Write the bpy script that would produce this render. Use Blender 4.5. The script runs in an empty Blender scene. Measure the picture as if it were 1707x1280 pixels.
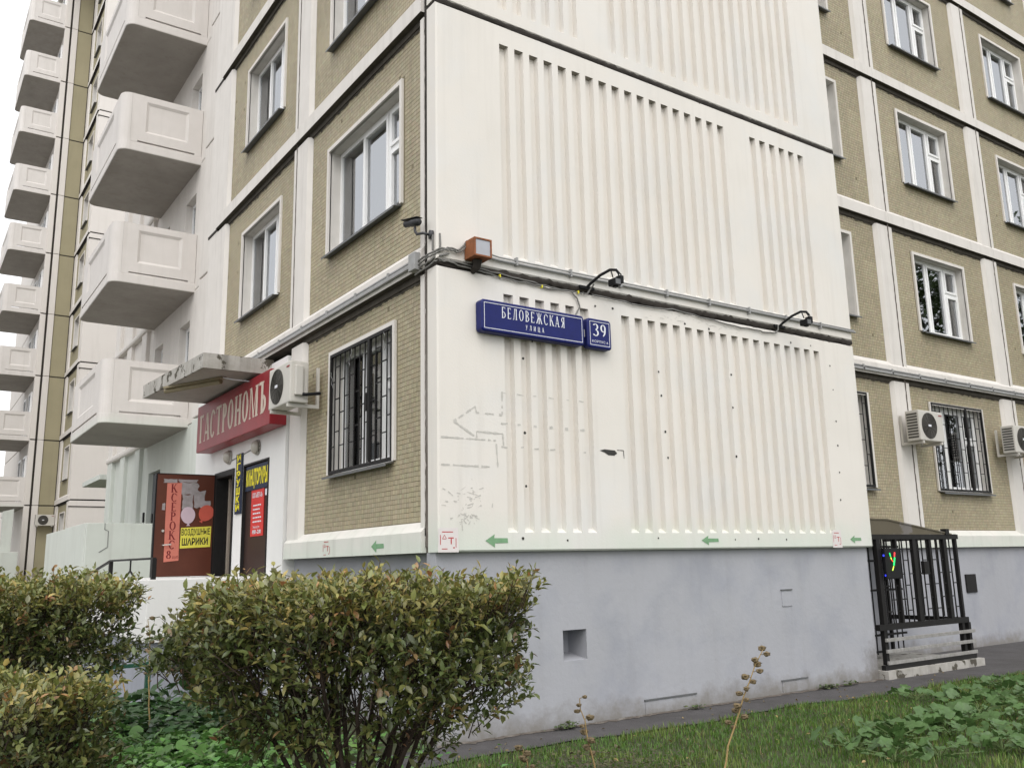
import bpy, bmesh, math, random
import numpy as np
from mathutils import Vector, Matrix, noise
SC = bpy.context.scene
COL = SC.collection
R = math.radians
GZ = -1.66
random.seed(7); RNG = np.random.default_rng(11)

# ------------------------------------------------------------------ camera, world, sun, exposure
cam = bpy.data.cameras.new('camera'); camo = bpy.data.objects.new('camera', cam); COL.objects.link(camo)
cam.sensor_fit = 'HORIZONTAL'; cam.sensor_width = 36.0; cam.lens = 1480.85 / 1707 * 36
cam.clip_start = 0.05; cam.clip_end = 600
yaw, pit, rol = -0.607, 0.200, -0.022
fw = Vector((math.sin(-yaw) * math.cos(pit), math.cos(yaw) * math.cos(pit), math.sin(pit)))
rt = fw.cross(Vector((0, 0, 1))).normalized(); up = rt.cross(fw)
c_, s_ = math.cos(rol), math.sin(rol)
r2 = rt * c_ + up * s_; u2 = up * c_ - rt * s_
camo.matrix_world = Matrix(((r2.x, u2.x, -fw.x, -4.0499), (r2.y, u2.y, -fw.y, -7.0433), (r2.z, u2.z, -fw.z, -0.1204), (0, 0, 0, 1)))
SC.camera = camo

SUN_EL, SUN_AZ = R(50), R(212)          # azimuth measured clockwise from +y
W = bpy.data.worlds.new('World'); SC.world = W; W.use_nodes = True
nt = W.node_tree; nt.nodes.clear()
sky = nt.nodes.new('ShaderNodeTexSky'); sky.sky_type = 'NISHITA'; sky.sun_disc = False
sky.sun_elevation = SUN_EL; sky.sun_rotation = SUN_AZ; sky.air_density = 1.5; sky.dust_density = 4.0
hsv = nt.nodes.new('ShaderNodeHueSaturation'); hsv.inputs['Saturation'].default_value = 0.22
bg = nt.nodes.new('ShaderNodeBackground'); bg.inputs['Strength'].default_value = 0.15
wo = nt.nodes.new('ShaderNodeOutputWorld')
cloud = nt.nodes.new('ShaderNodeMix'); cloud.data_type = 'RGBA'; cloud.inputs[0].default_value = .70      # even cloud deck over the clear sky
cloud.inputs[7].default_value = (8.6, 8.7, 8.9, 1)
nt.links.new(sky.outputs[0], hsv.inputs['Color']); nt.links.new(hsv.outputs[0], cloud.inputs[6]); nt.links.new(cloud.outputs[2], bg.inputs['Color']); nt.links.new(bg.outputs[0], wo.inputs['Surface'])
sun = bpy.data.lights.new('sun', 'SUN'); sun.energy = 0.9; sun.angle = R(50); sun.color = (1, .96, .91)
suno = bpy.data.objects.new('sun', sun); COL.objects.link(suno)
sd = Vector((math.sin(SUN_AZ) * math.cos(SUN_EL), math.cos(SUN_AZ) * math.cos(SUN_EL), math.sin(SUN_EL)))
suno.rotation_euler = (-sd).to_track_quat('-Z', 'Y').to_euler(); suno.location = (-10, -20, 30)
SC.view_settings.view_transform = 'Standard'; SC.view_settings.look = 'None'
SC.view_settings.exposure = 0.38; SC.view_settings.gamma = 1.0; SC.view_settings.use_curve_mapping = False

# ------------------------------------------------------------------ materials
def mat(name, col, rough=.8, var=.08, scale=2.5, streak=0., dirt=(.16, .13, .10), bump=0., bscale=60, metal=0., attr=None,
        base_tint=None, spec=.4, patch=None, trans=0., splash=None, stain=None):
    m = bpy.data.materials.new(name); m.use_nodes = True; n = m.node_tree.nodes; l = m.node_tree.links
    b = n['Principled BSDF']; b.inputs['Roughness'].default_value = rough; b.inputs['Metallic'].default_value = metal
    b.inputs['Specular IOR Level'].default_value = spec
    geo = n.new('ShaderNodeNewGeometry'); pos = geo.outputs['Position']
    def noisetex(sc, det=4, vec=pos, rgh=.6):
        t = n.new('ShaderNodeTexNoise'); t.inputs['Scale'].default_value = sc; t.inputs['Detail'].default_value = det
        t.inputs['Roughness'].default_value = rgh; l.new(vec, t.inputs['Vector']); return t.outputs[0]
    def ramp(src, a, bb, lo=0., hi=1.):
        t = n.new('ShaderNodeMapRange'); t.inputs[1].default_value = a; t.inputs[2].default_value = bb
        t.inputs[3].default_value = lo; t.inputs[4].default_value = hi; l.new(src, t.inputs[0]); return t.outputs[0]
    def mix(fac, A, B, mode='MIX'):
        t = n.new('ShaderNodeMix'); t.data_type = 'RGBA'; t.blend_type = mode
        if isinstance(fac, float): t.inputs[0].default_value = fac
        else: l.new(fac, t.inputs[0])
        for v, i in ((A, 6), (B, 7)):
            if isinstance(v, tuple): t.inputs[i].default_value = (*v, 1)
            else: l.new(v, t.inputs[i])
        return t.outputs[2]
    c = col
    if attr:
        at = n.new('ShaderNodeAttribute'); at.attribute_name = attr; c = at.outputs['Color']
    if base_tint:      # repainted skirting band: (colour, z where it ends)
        sx = n.new('ShaderNodeSeparateXYZ'); l.new(pos, sx.inputs[0])
        ad = n.new('ShaderNodeMath'); ad.operation = 'MULTIPLY_ADD'; l.new(noisetex(3, 5), ad.inputs[0]); ad.inputs[1].default_value = .35
        l.new(sx.outputs[2], ad.inputs[2])
        c = mix(ramp(ad.outputs[0], base_tint[1] - .05, base_tint[1] + .3, 1, 0), c, base_tint[0])
    if patch:
        c = mix(ramp(noisetex(patch[1], 7), patch[2], patch[2] + (patch[3] if len(patch) > 3 else .04)), c, patch[0])
    if var:
        c = mix(ramp(noisetex(scale, 5), .3, .7, 1 - var, 1 + var * .5), (0., 0., 0.), c) if False else mix(1.0, c, mix(ramp(noisetex(scale, 5), .3, .72), (1 - var, 1 - var, 1 - var * 1.1), (1., 1., 1.)), 'MULTIPLY')
    if streak:
        mp = n.new('ShaderNodeMapping'); mp.inputs['Scale'].default_value = (7, 7, .5); l.new(pos, mp.inputs[0])
        s1 = ramp(noisetex(1.0, 5, mp.outputs[0]), .52, .8, 0, streak)
        c = mix(s1, c, dirt)
        s2 = ramp(noisetex(9, 8, pos, .7), .66, .78, 0, streak * 1.2)
        c = mix(s2, c, dirt)
    if splash:         # earth splashed up from the ground: (z, height, colour)
        sx = n.new('ShaderNodeSeparateXYZ'); l.new(pos, sx.inputs[0]); ad = n.new('ShaderNodeMath'); ad.operation = 'MULTIPLY_ADD'; l.new(noisetex(4, 7, pos, .7), ad.inputs[0]); ad.inputs[1].default_value = -.55; l.new(sx.outputs[2], ad.inputs[2])
        c = mix(ramp(ad.outputs[0], splash[0] - .28, splash[0] - .28 + splash[1], .85, 0), c, splash[2])
    if stain:          # one damp stain: (centre, radius, colour)
        vd = n.new('ShaderNodeVectorMath'); vd.operation = 'DISTANCE'; l.new(pos, vd.inputs[0]); vd.inputs[1].default_value = stain[0]
        ad = n.new('ShaderNodeMath'); ad.operation = 'MULTIPLY_ADD'; l.new(noisetex(7, 7, pos, .7), ad.inputs[0]); ad.inputs[1].default_value = .6; l.new(vd.outputs['Value'], ad.inputs[2])
        c = mix(ramp(ad.outputs[0], stain[1] * .6, stain[1] * 1.3, .75, 0), c, stain[2])
    if isinstance(c, tuple): b.inputs['Base Color'].default_value = (*c, 1)
    else: l.new(c, b.inputs['Base Color'])
    if bump:
        bp = n.new('ShaderNodeBump'); bp.inputs['Strength'].default_value = bump; bp.inputs['Distance'].default_value = .01
        l.new(noisetex(bscale, 4), bp.inputs['Height']); l.new(bp.outputs[0], b.inputs['Normal'])
    if trans:
        tr = n.new('ShaderNodeBsdfTranslucent'); ms = n.new('ShaderNodeMixShader'); ms.inputs[0].default_value = trans
        if isinstance(c, tuple): tr.inputs[0].default_value = (*c, 1)
        else: l.new(c, tr.inputs[0])
        out = n['Material Output']; l.new(b.outputs[0], ms.inputs[1]); l.new(tr.outputs[0], ms.inputs[2]); l.new(ms.outputs[0], out.inputs[0])
    return m
def emit(name, col, s):
    m = bpy.data.materials.new(name); m.use_nodes = True; b = m.node_tree.nodes['Principled BSDF']
    b.inputs['Base Color'].default_value = (*col, 1); b.inputs['Emission Color'].default_value = (*col, 1); b.inputs['Emission Strength'].default_value = s
    return m
def glass(name, tint, ior=1.9):
    m = bpy.data.materials.new(name); m.use_nodes = True; n = m.node_tree.nodes; l = m.node_tree.links; n.clear()
    t = n.new('ShaderNodeBsdfTransparent'); t.inputs[0].default_value = (*tint, 1)
    g = n.new('ShaderNodeBsdfGlossy'); g.inputs['Roughness'].default_value = .02; g.inputs[0].default_value = (.95, .97, 1, 1)
    f = n.new('ShaderNodeFresnel'); f.inputs[0].default_value = ior
    x = n.new('ShaderNodeMixShader'); o = n.new('ShaderNodeOutputMaterial')
    l.new(f.outputs[0], x.inputs[0]); l.new(t.outputs[0], x.inputs[1]); l.new(g.outputs[0], x.inputs[2]); l.new(x.outputs[0], o.inputs[0])
    return m
GREENISH = (.645, .68, .61)
M_WHITE = mat('white_panel_paint', (.74, .703, .65), .75, .06, 1.1, .18, dirt=(.40, .37, .33), bump=.14, bscale=45, patch=((.715, .698, .668), .9, .48, .2), base_tint=(GREENISH, .26))
M_SIDE = mat('facade_white_paint', (.70, .665, .625), .75, .07, 3, .22, bump=.08, base_tint=(GREENISH, .22))
M_FAR = mat('far_wall_paint', (.68, .64, .60), .8, .05, 1.0, .10)
M_TAN = mat('tan_tile_facing_far', (.33, .295, .19), .7, .10, 1.2, .15, bump=.03)
M_GROUT = mat('tile_grout', (.225, .195, .128), .9, .3, 5)
M_TILE = mat('mosaic_tile', (.4, .35, .24), .55, .12, 1.3, .16, dirt=(.12, .10, .07), attr='tint', spec=.3)
M_GROOVE_SHADE = mat('shade_groove_top', (.30, .28, .25), .9, .2, 8)  # recess shade put into the colour of the groove tops
M_GRIME_SHADE = mat('band_grime_shade', (.085, .074, .060), .9, .4, 9, .3, dirt=(.16, .14, .11), bump=.3)
M_PLINTH = mat('grey_plinth_paint', (.385, .390, .420), .8, .08, 1.3, .14, dirt=(.22, .21, .20), bump=.35, bscale=16, patch=((.335, .345, .385), 1.6, .48, .20), splash=(GZ, .22, (.20, .185, .165)), stain=((6.55, .05, -1.5), .55, (.10, .085, .065)))
M_SEAL = mat('dark_joint_sealant', (.032, .026, .021), .85, .3, 20, bump=.4)
M_SEAL2 = mat('faded_joint_sealant', (.13, .11, .095), .85, .35, 14, .4, dirt=(.4, .38, .35), bump=.4)
M_PVC = mat('white_window_plastic', (.84, .84, .835), .35, .03, 4)
M_REVEAL = mat('window_reveal_plaster', (.62, .595, .56), .85, .12, 5, .2)
M_GLASS = glass('window_glass', (.80, .85, .84), 4.4)
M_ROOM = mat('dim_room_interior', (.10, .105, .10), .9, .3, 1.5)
M_CURT = mat('lace_curtain', (.60, .60, .57), .9, .08, 3)
M_CURT2 = mat('grey_curtain', (.30, .31, .30), .9, .3, 4)
M_TIN = mat('grey_metal_sill', (.16, .165, .17), .5, .2, 8, .3, metal=.3)
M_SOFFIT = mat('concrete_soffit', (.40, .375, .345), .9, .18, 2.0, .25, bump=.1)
M_BALC = mat('balcony_paint', (.665, .63, .60), .8, .08, 2, .26, dirt=(.40, .37, .33), bump=.1, base_tint=(GREENISH, 2.75))
M_SHOPW = mat('fresh_white_plaster', (.74, .735, .72), .8, .05, 2, .06, bump=.12, bscale=30)
M_MINT = mat('mint_white_paint', (.60, .63, .585), .8, .08, 1.5, .18, bump=.08)
M_OLD = mat('weathered_concrete', (.46, .44, .41), .95, .3, 5, .6, dirt=(.07, .06, .05), bump=.6, bscale=25, patch=((.10, .09, .07), 5.5, .56))
M_DARKMET = mat('dark_painted_iron', (.017, .016, .016), .55, .3, 10, spec=.2)
M_GREYMET = mat('grey_conduit', (.33, .33, .33), .45, .2, 12, .3)
M_CABLE = mat('grey_cable', (.20, .195, .185), .55, .3, 15)
M_BLACK = mat('black_plastic', (.009, .009, .010), .5, 0, spec=.2)
M_RUST = mat('rusty_orange_iron', (.30, .105, .04), .75, .35, 22, .4, dirt=(.07, .025, .012), bump=.3, bscale=90)
M_LENS = mat('frosted_lamp_glass', (.42, .43, .47), .25, .1, 10)
M_BLUE = mat('blue_enamel', (.007, .013, .125), .38, .2, 9, .12, dirt=(.015, .03, .17), spec=.25)
M_INK = mat('white_sign_print', (.74, .75, .80), .5, .04, 10)
M_RED = mat('red_sign_face', (.27, .016, .024), .42, .2, 4, .2, dirt=(.20, .02, .025))
M_CREAM = mat('cream_sign_print', (.60, .50, .42), .6, .15, 12)
M_DOOR = mat('brown_steel_door', (.105, .028, .014), .42, .25, 3, .1, dirt=(.05, .015, .01))
M_DOOR2 = mat('dark_brown_door', (.035, .018, .014), .45, .2, 3)
M_GDOOR = mat('grey_steel_door', (.13, .135, .15), .5, .15, 4)
M_PINK = mat('salmon_paper', (.60, .19, .14), .8, .10, 6)
M_YEL = mat('yellow_paper', (.72, .66, .08), .7, .06, 6)
M_YINK = mat('yellow_print', (.80, .70, .03), .6, .05, 10)
M_NAVY = mat('navy_banner', (.018, .028, .06), .6, .15, 8)
M_NOTICE = mat('red_notice', (.62, .045, .04), .5, .08, 6)
M_BLKINK = mat('black_print', (.018, .016, .016), .7, 0)
M_DKRED = mat('dark_red_print', (.16, .012, .016), .7, 0)
M_PAPER = mat('torn_grey_paper', (.36, .33, .34), .9, .3, 14, .4, dirt=(.16, .07, .05))
M_LILAC = mat('lilac_balloon_print', (.58, .46, .52), .7, .05, 8)
M_REDB = mat('red_balloon_print', (.55, .10, .065), .7, .12, 12)
M_AC = mat('air_conditioner_casing', (.58, .555, .51), .5, .08, 4, .2, dirt=(.3, .27, .22))
M_ACD = mat('air_conditioner_grille', (.075, .070, .062), .6, .2, 30)
M_ASPH = mat('asphalt', (.088, .082, .084), .9, .35, 1.8, .25, dirt=(.16, .15, .15), bump=.6, bscale=70)
M_SOIL = mat('lawn_soil', (.060, .068, .028), .95, .4, 4, bump=.5, bscale=30)
M_GRASS = mat('grass_blades', (.06, .1, .02), .5, 0, attr='tint', trans=.3, spec=.4)
M_LEAF = mat('leaf', (.06, .1, .02), .36, 0, attr='tint', trans=.25, spec=.6)
M_TWIG = mat('bush_twig', (.045, .030, .022), .9, .3, 20)
M_MALLOW = mat('mallow_leaf', (.105, .20, .06), .45, .45, 13, trans=.25, spec=.5)
M_DRY = mat('dry_stalk', (.36, .25, .11), .8, .2, 30)
M_POD = mat('dry_seed_pod', (.20, .150, .085), .9, .4, 60)
M_GREENP = mat('green_stencil_paint', (.20, .37, .21), .8, .2, 20, .2, dirt=(.6, .62, .57))
M_REDP = mat('red_stencil_paint', (.50, .06, .06), .8, .15, 30)
M_SMUDGE = mat('grey_scuff', (.59, .57, .535), .9, .25, 25)
M_DARKSM = mat('black_scuff', (.05, .048, .045), .9, .4, 25)
M_PATCHP = mat('pale_pink_patch', (.70, .655, .64), .8, .05, 9)
M_TARP = mat('brown_grey_tarp', (.135, .118, .088), .95, .15, 3, spec=.1, patch=((.19, .175, .165), 1.6, .60))
M_YELP = mat('olive_yellow_panel', (.26, .26, .03), .6, .15, 5)
M_GRNP = mat('dark_green_rail_paint', (.012, .075, .045), .5, .2, 9)
M_ORG = mat('yellow_rail_paint', (.50, .30, .05), .5, .2, 9)
M_SLAT = mat('worn_grey_slat', (.34, .33, .32), .7, .35, 18, .4, dirt=(.08, .07, .06))

# ------------------------------------------------------------------ mesh helpers
def smoothstep(t): return t * t * (3 - 2 * t)
class MB:
    def __init__(s): s.v = []; s.f = []; s.m = []
    def add(s, vs, fs, m=0):
        o = len(s.v); s.v += [tuple(v) for v in vs]
        for f in fs: s.f.append(tuple(i + o for i in f)); s.m.append(m)
    def quad(s, a, b, c, d, m=0): s.add((a, b, c, d), ((0, 1, 2, 3),), m)
    def poly(s, pts, m=0): s.add(pts, (tuple(range(len(pts))),), m)
    def box(s, a, b, m=0, ch=0.):
        x0, y0, z0 = (min(p, q) for p, q in zip(a, b)); x1, y1, z1 = (max(p, q) for p, q in zip(a, b))
        if ch <= 0:
            s.add([(x0, y0, z0), (x1, y0, z0), (x1, y1, z0), (x0, y1, z0), (x0, y0, z1), (x1, y0, z1), (x1, y1, z1), (x0, y1, z1)],
                  [(0, 3, 2, 1), (4, 5, 6, 7), (0, 1, 5, 4), (1, 2, 6, 5), (2, 3, 7, 6), (3, 0, 4, 7)], m); return
        bm = bmesh.new(); bmesh.ops.create_cube(bm, size=1)
        for v in bm.verts: v.co = Vector(((x0 + x1) / 2 + v.co.x * (x1 - x0), (y0 + y1) / 2 + v.co.y * (y1 - y0), (z0 + z1) / 2 + v.co.z * (z1 - z0)))
        bmesh.ops.bevel(bm, geom=bm.edges[:], offset=ch, segments=2, affect='EDGES', profile=.6)
        s.bm(bm, m)
    def bm(s, bm, m=0, mx=None):
        bm.verts.index_update(); s.add([(mx @ v.co) if mx else v.co for v in bm.verts], [[v.index for v in f.verts] for f in bm.faces], m); bm.free()
    def prism(s, prof, lo, hi, fn, m=0, caps=True):
        """prof: closed 2D outline; fn(a, b, t) -> point, extruded t = lo..hi"""
        n = len(prof); vs = [fn(a, b, lo) for a, b in prof] + [fn(a, b, hi) for a, b in prof]
        fs = [(i, (i + 1) % n, n + (i + 1) % n, n + i) for i in range(n)]
        if caps: fs += [tuple(range(n))[::-1], tuple(range(n, 2 * n))]
        s.add(vs, fs, m)
    def tube(s, pts, r, n=7, m=0, caps=True):
        pts = [Vector(p) for p in pts]; vs = []; rr = r if isinstance(r, (list, tuple)) else [r] * len(pts)
        t0 = (pts[1] - pts[0]).normalized(); a = t0.orthogonal().normalized()
        for i, p in enumerate(pts):
            t = (pts[min(i + 1, len(pts) - 1)] - pts[max(i - 1, 0)]).normalized()
            a = (a - t * a.dot(t)).normalized(); b = t.cross(a)
            for k in range(n):
                w = 2 * math.pi * k / n; vs.append(p + (a * math.cos(w) + b * math.sin(w)) * rr[i])
        fs = [(i * n + k, i * n + (k + 1) % n, (i + 1) * n + (k + 1) % n, (i + 1) * n + k) for i in range(len(pts) - 1) for k in range(n)]
        if caps: fs += [tuple(range(n))[::-1], tuple(range((len(pts) - 1) * n, len(pts) * n))]
        s.add(vs, fs, m)
    def bar(s, p, q, w, d=None, upv=(0, 0, 1), m=0):
        p, q = Vector(p), Vector(q); t = (q - p).normalized(); d = d or w; u_ = Vector(upv)
        if abs(t.dot(u_)) > .95: u_ = Vector((1, 0, 0))
        a = t.cross(u_).normalized() * w / 2; b = a.cross(t).normalized() * d / 2
        vs = [p - a - b, p + a - b, p + a + b, p - a + b, q - a - b, q + a - b, q + a + b, q - a + b]
        s.add(vs, [(0, 3, 2, 1), (4, 5, 6, 7), (0, 1, 5, 4), (1, 2, 6, 5), (2, 3, 7, 6), (3, 0, 4, 7)], m)
    def plate(s, us, vs_, holes, fn, m=0):
        """flat sheet cut at us/vs with rectangular holes (u0,u1,v0,v1); fn(u,v)->point"""
        for i in range(len(us) - 1):
            for j in range(len(vs_) - 1):
                cu, cv = (us[i] + us[i + 1]) / 2, (vs_[j] + vs_[j + 1]) / 2
                if any(h[0] < cu < h[1] and h[2] < cv < h[3] for h in holes): continue
                s.quad(fn(us[i], vs_[j]), fn(us[i + 1], vs_[j]), fn(us[i + 1], vs_[j + 1]), fn(us[i], vs_[j + 1]), m)
    def mesh(s, name, mats, smooth=False, off=None):
        me = bpy.data.meshes.new(name); o = off or Vector((0, 0, 0))
        me.from_pydata([(v[0] - o[0], v[1] - o[1], v[2] - o[2]) for v in s.v], [], s.f)
        mats = mats if isinstance(mats, (list, tuple)) else [mats]
        for mm in mats: me.materials.append(mm)
        me.polygons.foreach_set('material_index', s.m)
        bm = bmesh.new(); bm.from_mesh(me); bmesh.ops.recalc_face_normals(bm, faces=bm.faces[:]) if len(s.f) < 60000 else None; bm.to_mesh(me); bm.free()
        if smooth: me.polygons.foreach_set('use_smooth', [True] * len(me.polygons))
        me.update(); return me
def org(o):
    v = Vector((0, 0, 0))
    while o: v = v + Vector(o.location); o = o.parent
    return v
def put(name, me, parent=None, loc=(0, 0, 0), rz=0.):
    o = bpy.data.objects.new(name, me); COL.objects.link(o); o.location = loc; o.rotation_euler = (0, 0, rz)
    if parent: o.parent = parent
    return o
def part(name, mb, mats, parent, smooth=False, kind=None, label=None):
    """mesh given in world metres, parented to an unrotated thing or part"""
    me = mb.mesh(name, mats, smooth, org(parent)); o = put(name, me, parent)
    if kind: o['kind'] = kind
    if label: o['label'] = label
    return o
def tag(o, label=None, cat=None, group=None, kind=None):
    for k, v in (('label', label), ('category', cat), ('group', group), ('kind', kind)):
        if v: o[k] = v
    return o
def thing(name, label, cat, loc=(0, 0, 0), rz=0., group=None):
    return tag(put(name, None, None, loc, rz), label, cat, group)
def single(name, mb, mats, label, cat, loc, group=None, smooth=False, kind=None):
    o = put(name, mb.mesh(name, mats, smooth, Vector(loc)), None, loc); return tag(o, label, cat, group, kind)
def structure(name, mb, mats): return tag(put(name, mb.mesh(name, mats)), kind='structure')
def copy_tree(o, loc, rz=None, label=None):
    r = o.copy(); COL.objects.link(r); r.location = loc
    if rz is not None: r.rotation_euler = (0, 0, rz)
    if label: r['label'] = label
    for ch in [c for c in o.children]:
        c = ch.copy(); COL.objects.link(c); c.parent = r
        for g in [x for x in ch.children]:
            d = g.copy(); COL.objects.link(d); d.parent = c
    return r

def ragged(b, p0, p1, width, along, side, nn, amp=.5, step=.05, m=0, seed=0):
    """strip between p0 and p1 whose edges wander; raised along nn"""
    rg = random.Random(seed); p0, p1, side, nn = map(Vector, (p0, p1, side, nn)); n = max(4, int((p1 - p0).length / step)); A, B = [], []
    for i in range(n + 1):
        p = p0.lerp(p1, i / n); e = [rg.gauss(0, amp * .28) for _ in (0, 1)]
        if rg.random() < .08: e[0] -= rg.random() * amp * 1.1
        if rg.random() < .06: e[1] += rg.random() * amp * .9
        A.append(p + side * width * (-.5 + e[0])); B.append(p + side * width * (.5 + e[1]))
    mid = [(a + bb) / 2 + nn for a, bb in zip(A, B)]
    N = n + 1; b.add(A + mid + B, [(i, i + 1, N + i + 1, N + i) for i in range(n)] + [(N + i, N + i + 1, 2 * N + i + 1, 2 * N + i) for i in range(n)], m)

# ------------------------------------------------------------------ lettering
def sans(body, size, sx=1., bold=0.):
    """built-in face as a flat mesh; returns verts (x, y) and faces, left-bottom at 0, and width"""
    c = bpy.data.curves.new('lettering', 'FONT'); c.body = body; c.size = size; c.offset = bold; c.resolution_u = 3
    o = bpy.data.objects.new('lettering', c); COL.objects.link(o)
    me = bpy.data.meshes.new_from_object(o.evaluated_get(bpy.context.evaluated_depsgraph_get()))
    vs = [(v.co.x * sx, v.co.y) for v in me.vertices]; fs = [tuple(p.vertices) for p in me.polygons]
    COL.objects.unlink(o); bpy.data.objects.remove(o); bpy.data.meshes.remove(me); bpy.data.curves.remove(c)
    x0 = min(v[0] for v in vs); x1 = max(v[0] for v in vs)
    return [(x - x0, y) for x, y in vs], fs, x1 - x0
def glyph(ch, T=.16, H=.065, S=.06):
    P = []
    def rect(x0, y0, x1, y1): P.append([(x0, y0), (x1, y0), (x1, y1), (x0, y1)])
    def V(x, t=T, y0=0., y1=1., s0=True, s1=True):
        rect(x, y0, x + t, y1)
        if s0: rect(x - S, y0, x + t + S, y0 + .045)
        if s1: rect(x - S, y1 - .045, x + t + S, y1)
    def Hb(x0, x1, y): rect(x0, y - H / 2, x1, y + H / 2)
    def D(x0, y0, x1, y1, w): P.append([(x0, y0), (x0 + w, y0), (x1 + w, y1), (x1, y1)])
    def ring(cx, cy, rx, ry, a0, a1, t=T, n=18):
        for i in range(n):
            a, b = R(a0 + (a1 - a0) * i / n), R(a0 + (a1 - a0) * (i + 1) / n)
            o = lambda q: (cx + rx * math.cos(q), cy + ry * math.sin(q)); k = lambda q: (cx + (rx - t) * math.cos(q), cy + (ry - H) * math.sin(q))
            P.append([o(a), o(b), k(b), k(a)])
    w = .62
    if ch == 'Г': V(.06); Hb(.06, .56, .967); rect(.52, .80, .56, .99); w = .60
    elif ch == 'Т': V(.27); Hb(.02, .68, .967); rect(.02, .80, .06, .99); rect(.64, .80, .68, .99); w = .70
    elif ch == 'Н': V(.06); V(.52); Hb(.2, .54, .5); w = .76
    elif ch == 'И': V(.06); V(.52); D(.14, .05, .50, .95, .10); w = .76
    elif ch == 'П': V(.06, s1=False); V(.50, s1=False); Hb(.0, .72, .967); w = .72
    elif ch == 'Ц': V(.06, s0=False); V(.50, s0=False); Hb(.0, .74, .033); rect(.68, -.16, .74, .03); w = .76
    elif ch == 'Л': V(.46, s1=False); D(.08, .0, .26, .96, .08); Hb(.18, .64, .967); rect(-.02, 0, .18, .045); w = .70
    elif ch == 'А': D(.02, 0, .28, 1, .07); D(.50, 0, .26, 1, T); Hb(.13, .5, .30); rect(-.05, 0, .16, .045); rect(.44, 0, .74, .045); w = .70
    elif ch == 'М': V(.04, .08); V(.66); D(.40, .0, .10, 1, .14); D(.42, .0, .68, 1, .06); w = .90
    elif ch == 'Б': V(.06); Hb(.06, .54, .967); rect(.50, .82, .54, .99); ring(.2, .29, .40, .29, -90, 90); w = .62
    elif ch == 'В': V(.06); ring(.2, .755, .34, .245, -90, 90); ring(.2, .275, .40, .275, -90, 90); w = .62
    elif ch == 'Р': V(.06); ring(.2, .73, .38, .27, -90, 90); w = .60
    elif ch == 'Ъ': V(.22); Hb(.0, .3, .967); ring(.36, .29, .38, .29, -90, 90); w = .78
    elif ch == 'Е': V(.06); Hb(.06, .54, .967); Hb(.06, .46, .5); Hb(.06, .56, .033); rect(.50, .82, .54, .99); rect(.52, .01, .56, .18); w = .60
    elif ch == 'О': ring(.36, .5, .35, .51, 0, 360, n=30); w = .74
    elif ch == 'С': ring(.36, .5, .35, .51, 42, 318, n=26); rect(.60, .70, .645, .88); w = .68
    elif ch == 'К': V(.06); D(.20, .46, .48, 1, .08); D(.54, 0, .24, .56, .17); rect(.44, .955, .64, 1); rect(.50, 0, .76, .045); w = .70
    elif ch == 'Ж': V(.42); D(.56, .46, .80, 1, .08); D(.84, 0, .58, .54, .15); D(.34, .46, .10, 1, .08); D(.0, 0, .28, .54, .15); w = 1.0
    elif ch == 'Я': V(.42); ring(.44, .73, .38, .27, 90, 270); D(.04, 0, .30, .48, .14); w = .64
    elif ch == 'У': D(.28, .40, .04, 1, T); D(.14, 0, .52, 1, .08); rect(-.02, .955, .26, 1); rect(.46, .955, .66, 1); ring(.14, .1, .12, .1, 180, 330, .06); w = .64
    elif ch == '3': ring(.24, .755, .30, .245, -90, 150); ring(.24, .27, .34, .27, -150, 90); w = .62
    elif ch == '9': ring(.31, .69, .29, .31, 0, 360, n=26); ring(.16, .60, .44, .60, -70, 0, n=12); w = .64
    elif ch == '8': ring(.31, .75, .24, .25, 0, 360, n=24); ring(.31, .26, .30, .26, 0, 360, n=26); w = .64
    elif ch == '6': ring(.31, .31, .29, .31, 0, 360, n=26); ring(.46, .40, .44, .60, 110, 180, n=12); w = .64
    elif ch == ' ': w = .35
    return w, P
def serif(body, size, sx=1., gap=.10, vertical=False, lead=1.25, **k):
    """flat letters; every stroke 0.1 mm above the one before so none share a plane"""
    vs, fs, x, y, n = [], [], 0., 0., 0
    for ch in body:
        w, P = glyph(ch, **k)
        ox = (-w / 2 if vertical else x)
        for p in P:
            o = len(vs); vs += [((ox + a) * size * sx, (y + b) * size, n * .00012) for a, b in p]; fs.append(tuple(range(o, o + len(p)))); n = (n + 1) % 14
        if vertical: y -= lead
        else: x += w + gap
    return vs, fs, x * size * sx
def lay(mb, vs, fs, o, ux, uy, nn, h=.002, m=0):
    """lay flat lettering on a plane at origin o with axes ux, uy and outward normal nn"""
    o, ux, uy, nn = map(Vector, (o, ux, uy, nn))
    mb.add([o + ux * v[0] + uy * v[1] + nn * (h + (v[2] if len(v) > 2 else 0)) for v in vs], fs, m)

# ------------------------------------------------------------------ setting: ground, asphalt, lawn soil
g = MB(); g.quad((-80, -80, GZ - .012), (120, -80, GZ - .012), (120, 120, GZ - .012), (-80, 120, GZ - .012)); structure('ground', g, M_SOIL)
def edge_strip(name, top, bot, z, m):
    g = MB(); vs = [(*p, z) for p in top] + [(*p, z) for p in bot]; n = len(top)
    g.add(vs, [(i, i + 1, n + i + 1, n + i) for i in range(n - 1)]); return structure(name, g, m)
xs = np.linspace(-1.2, 24, 90)
lawn_edge = lambda x: (-.50 - .05 * max(0, min(1, x / 3)) + .05 * math.sin(x * 1.9) + .03 * math.sin(x * 6.1 + 1) - (.12 if x > 4 else 0) * min(1, x - 4) - max(0, x - 7) * .10)
edge_strip('asphalt_path', [(x, .06 if x < 6.5 else 1.36) for x in xs], [(x, lawn_edge(x)) for x in xs], GZ + .0, M_ASPH)
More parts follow.
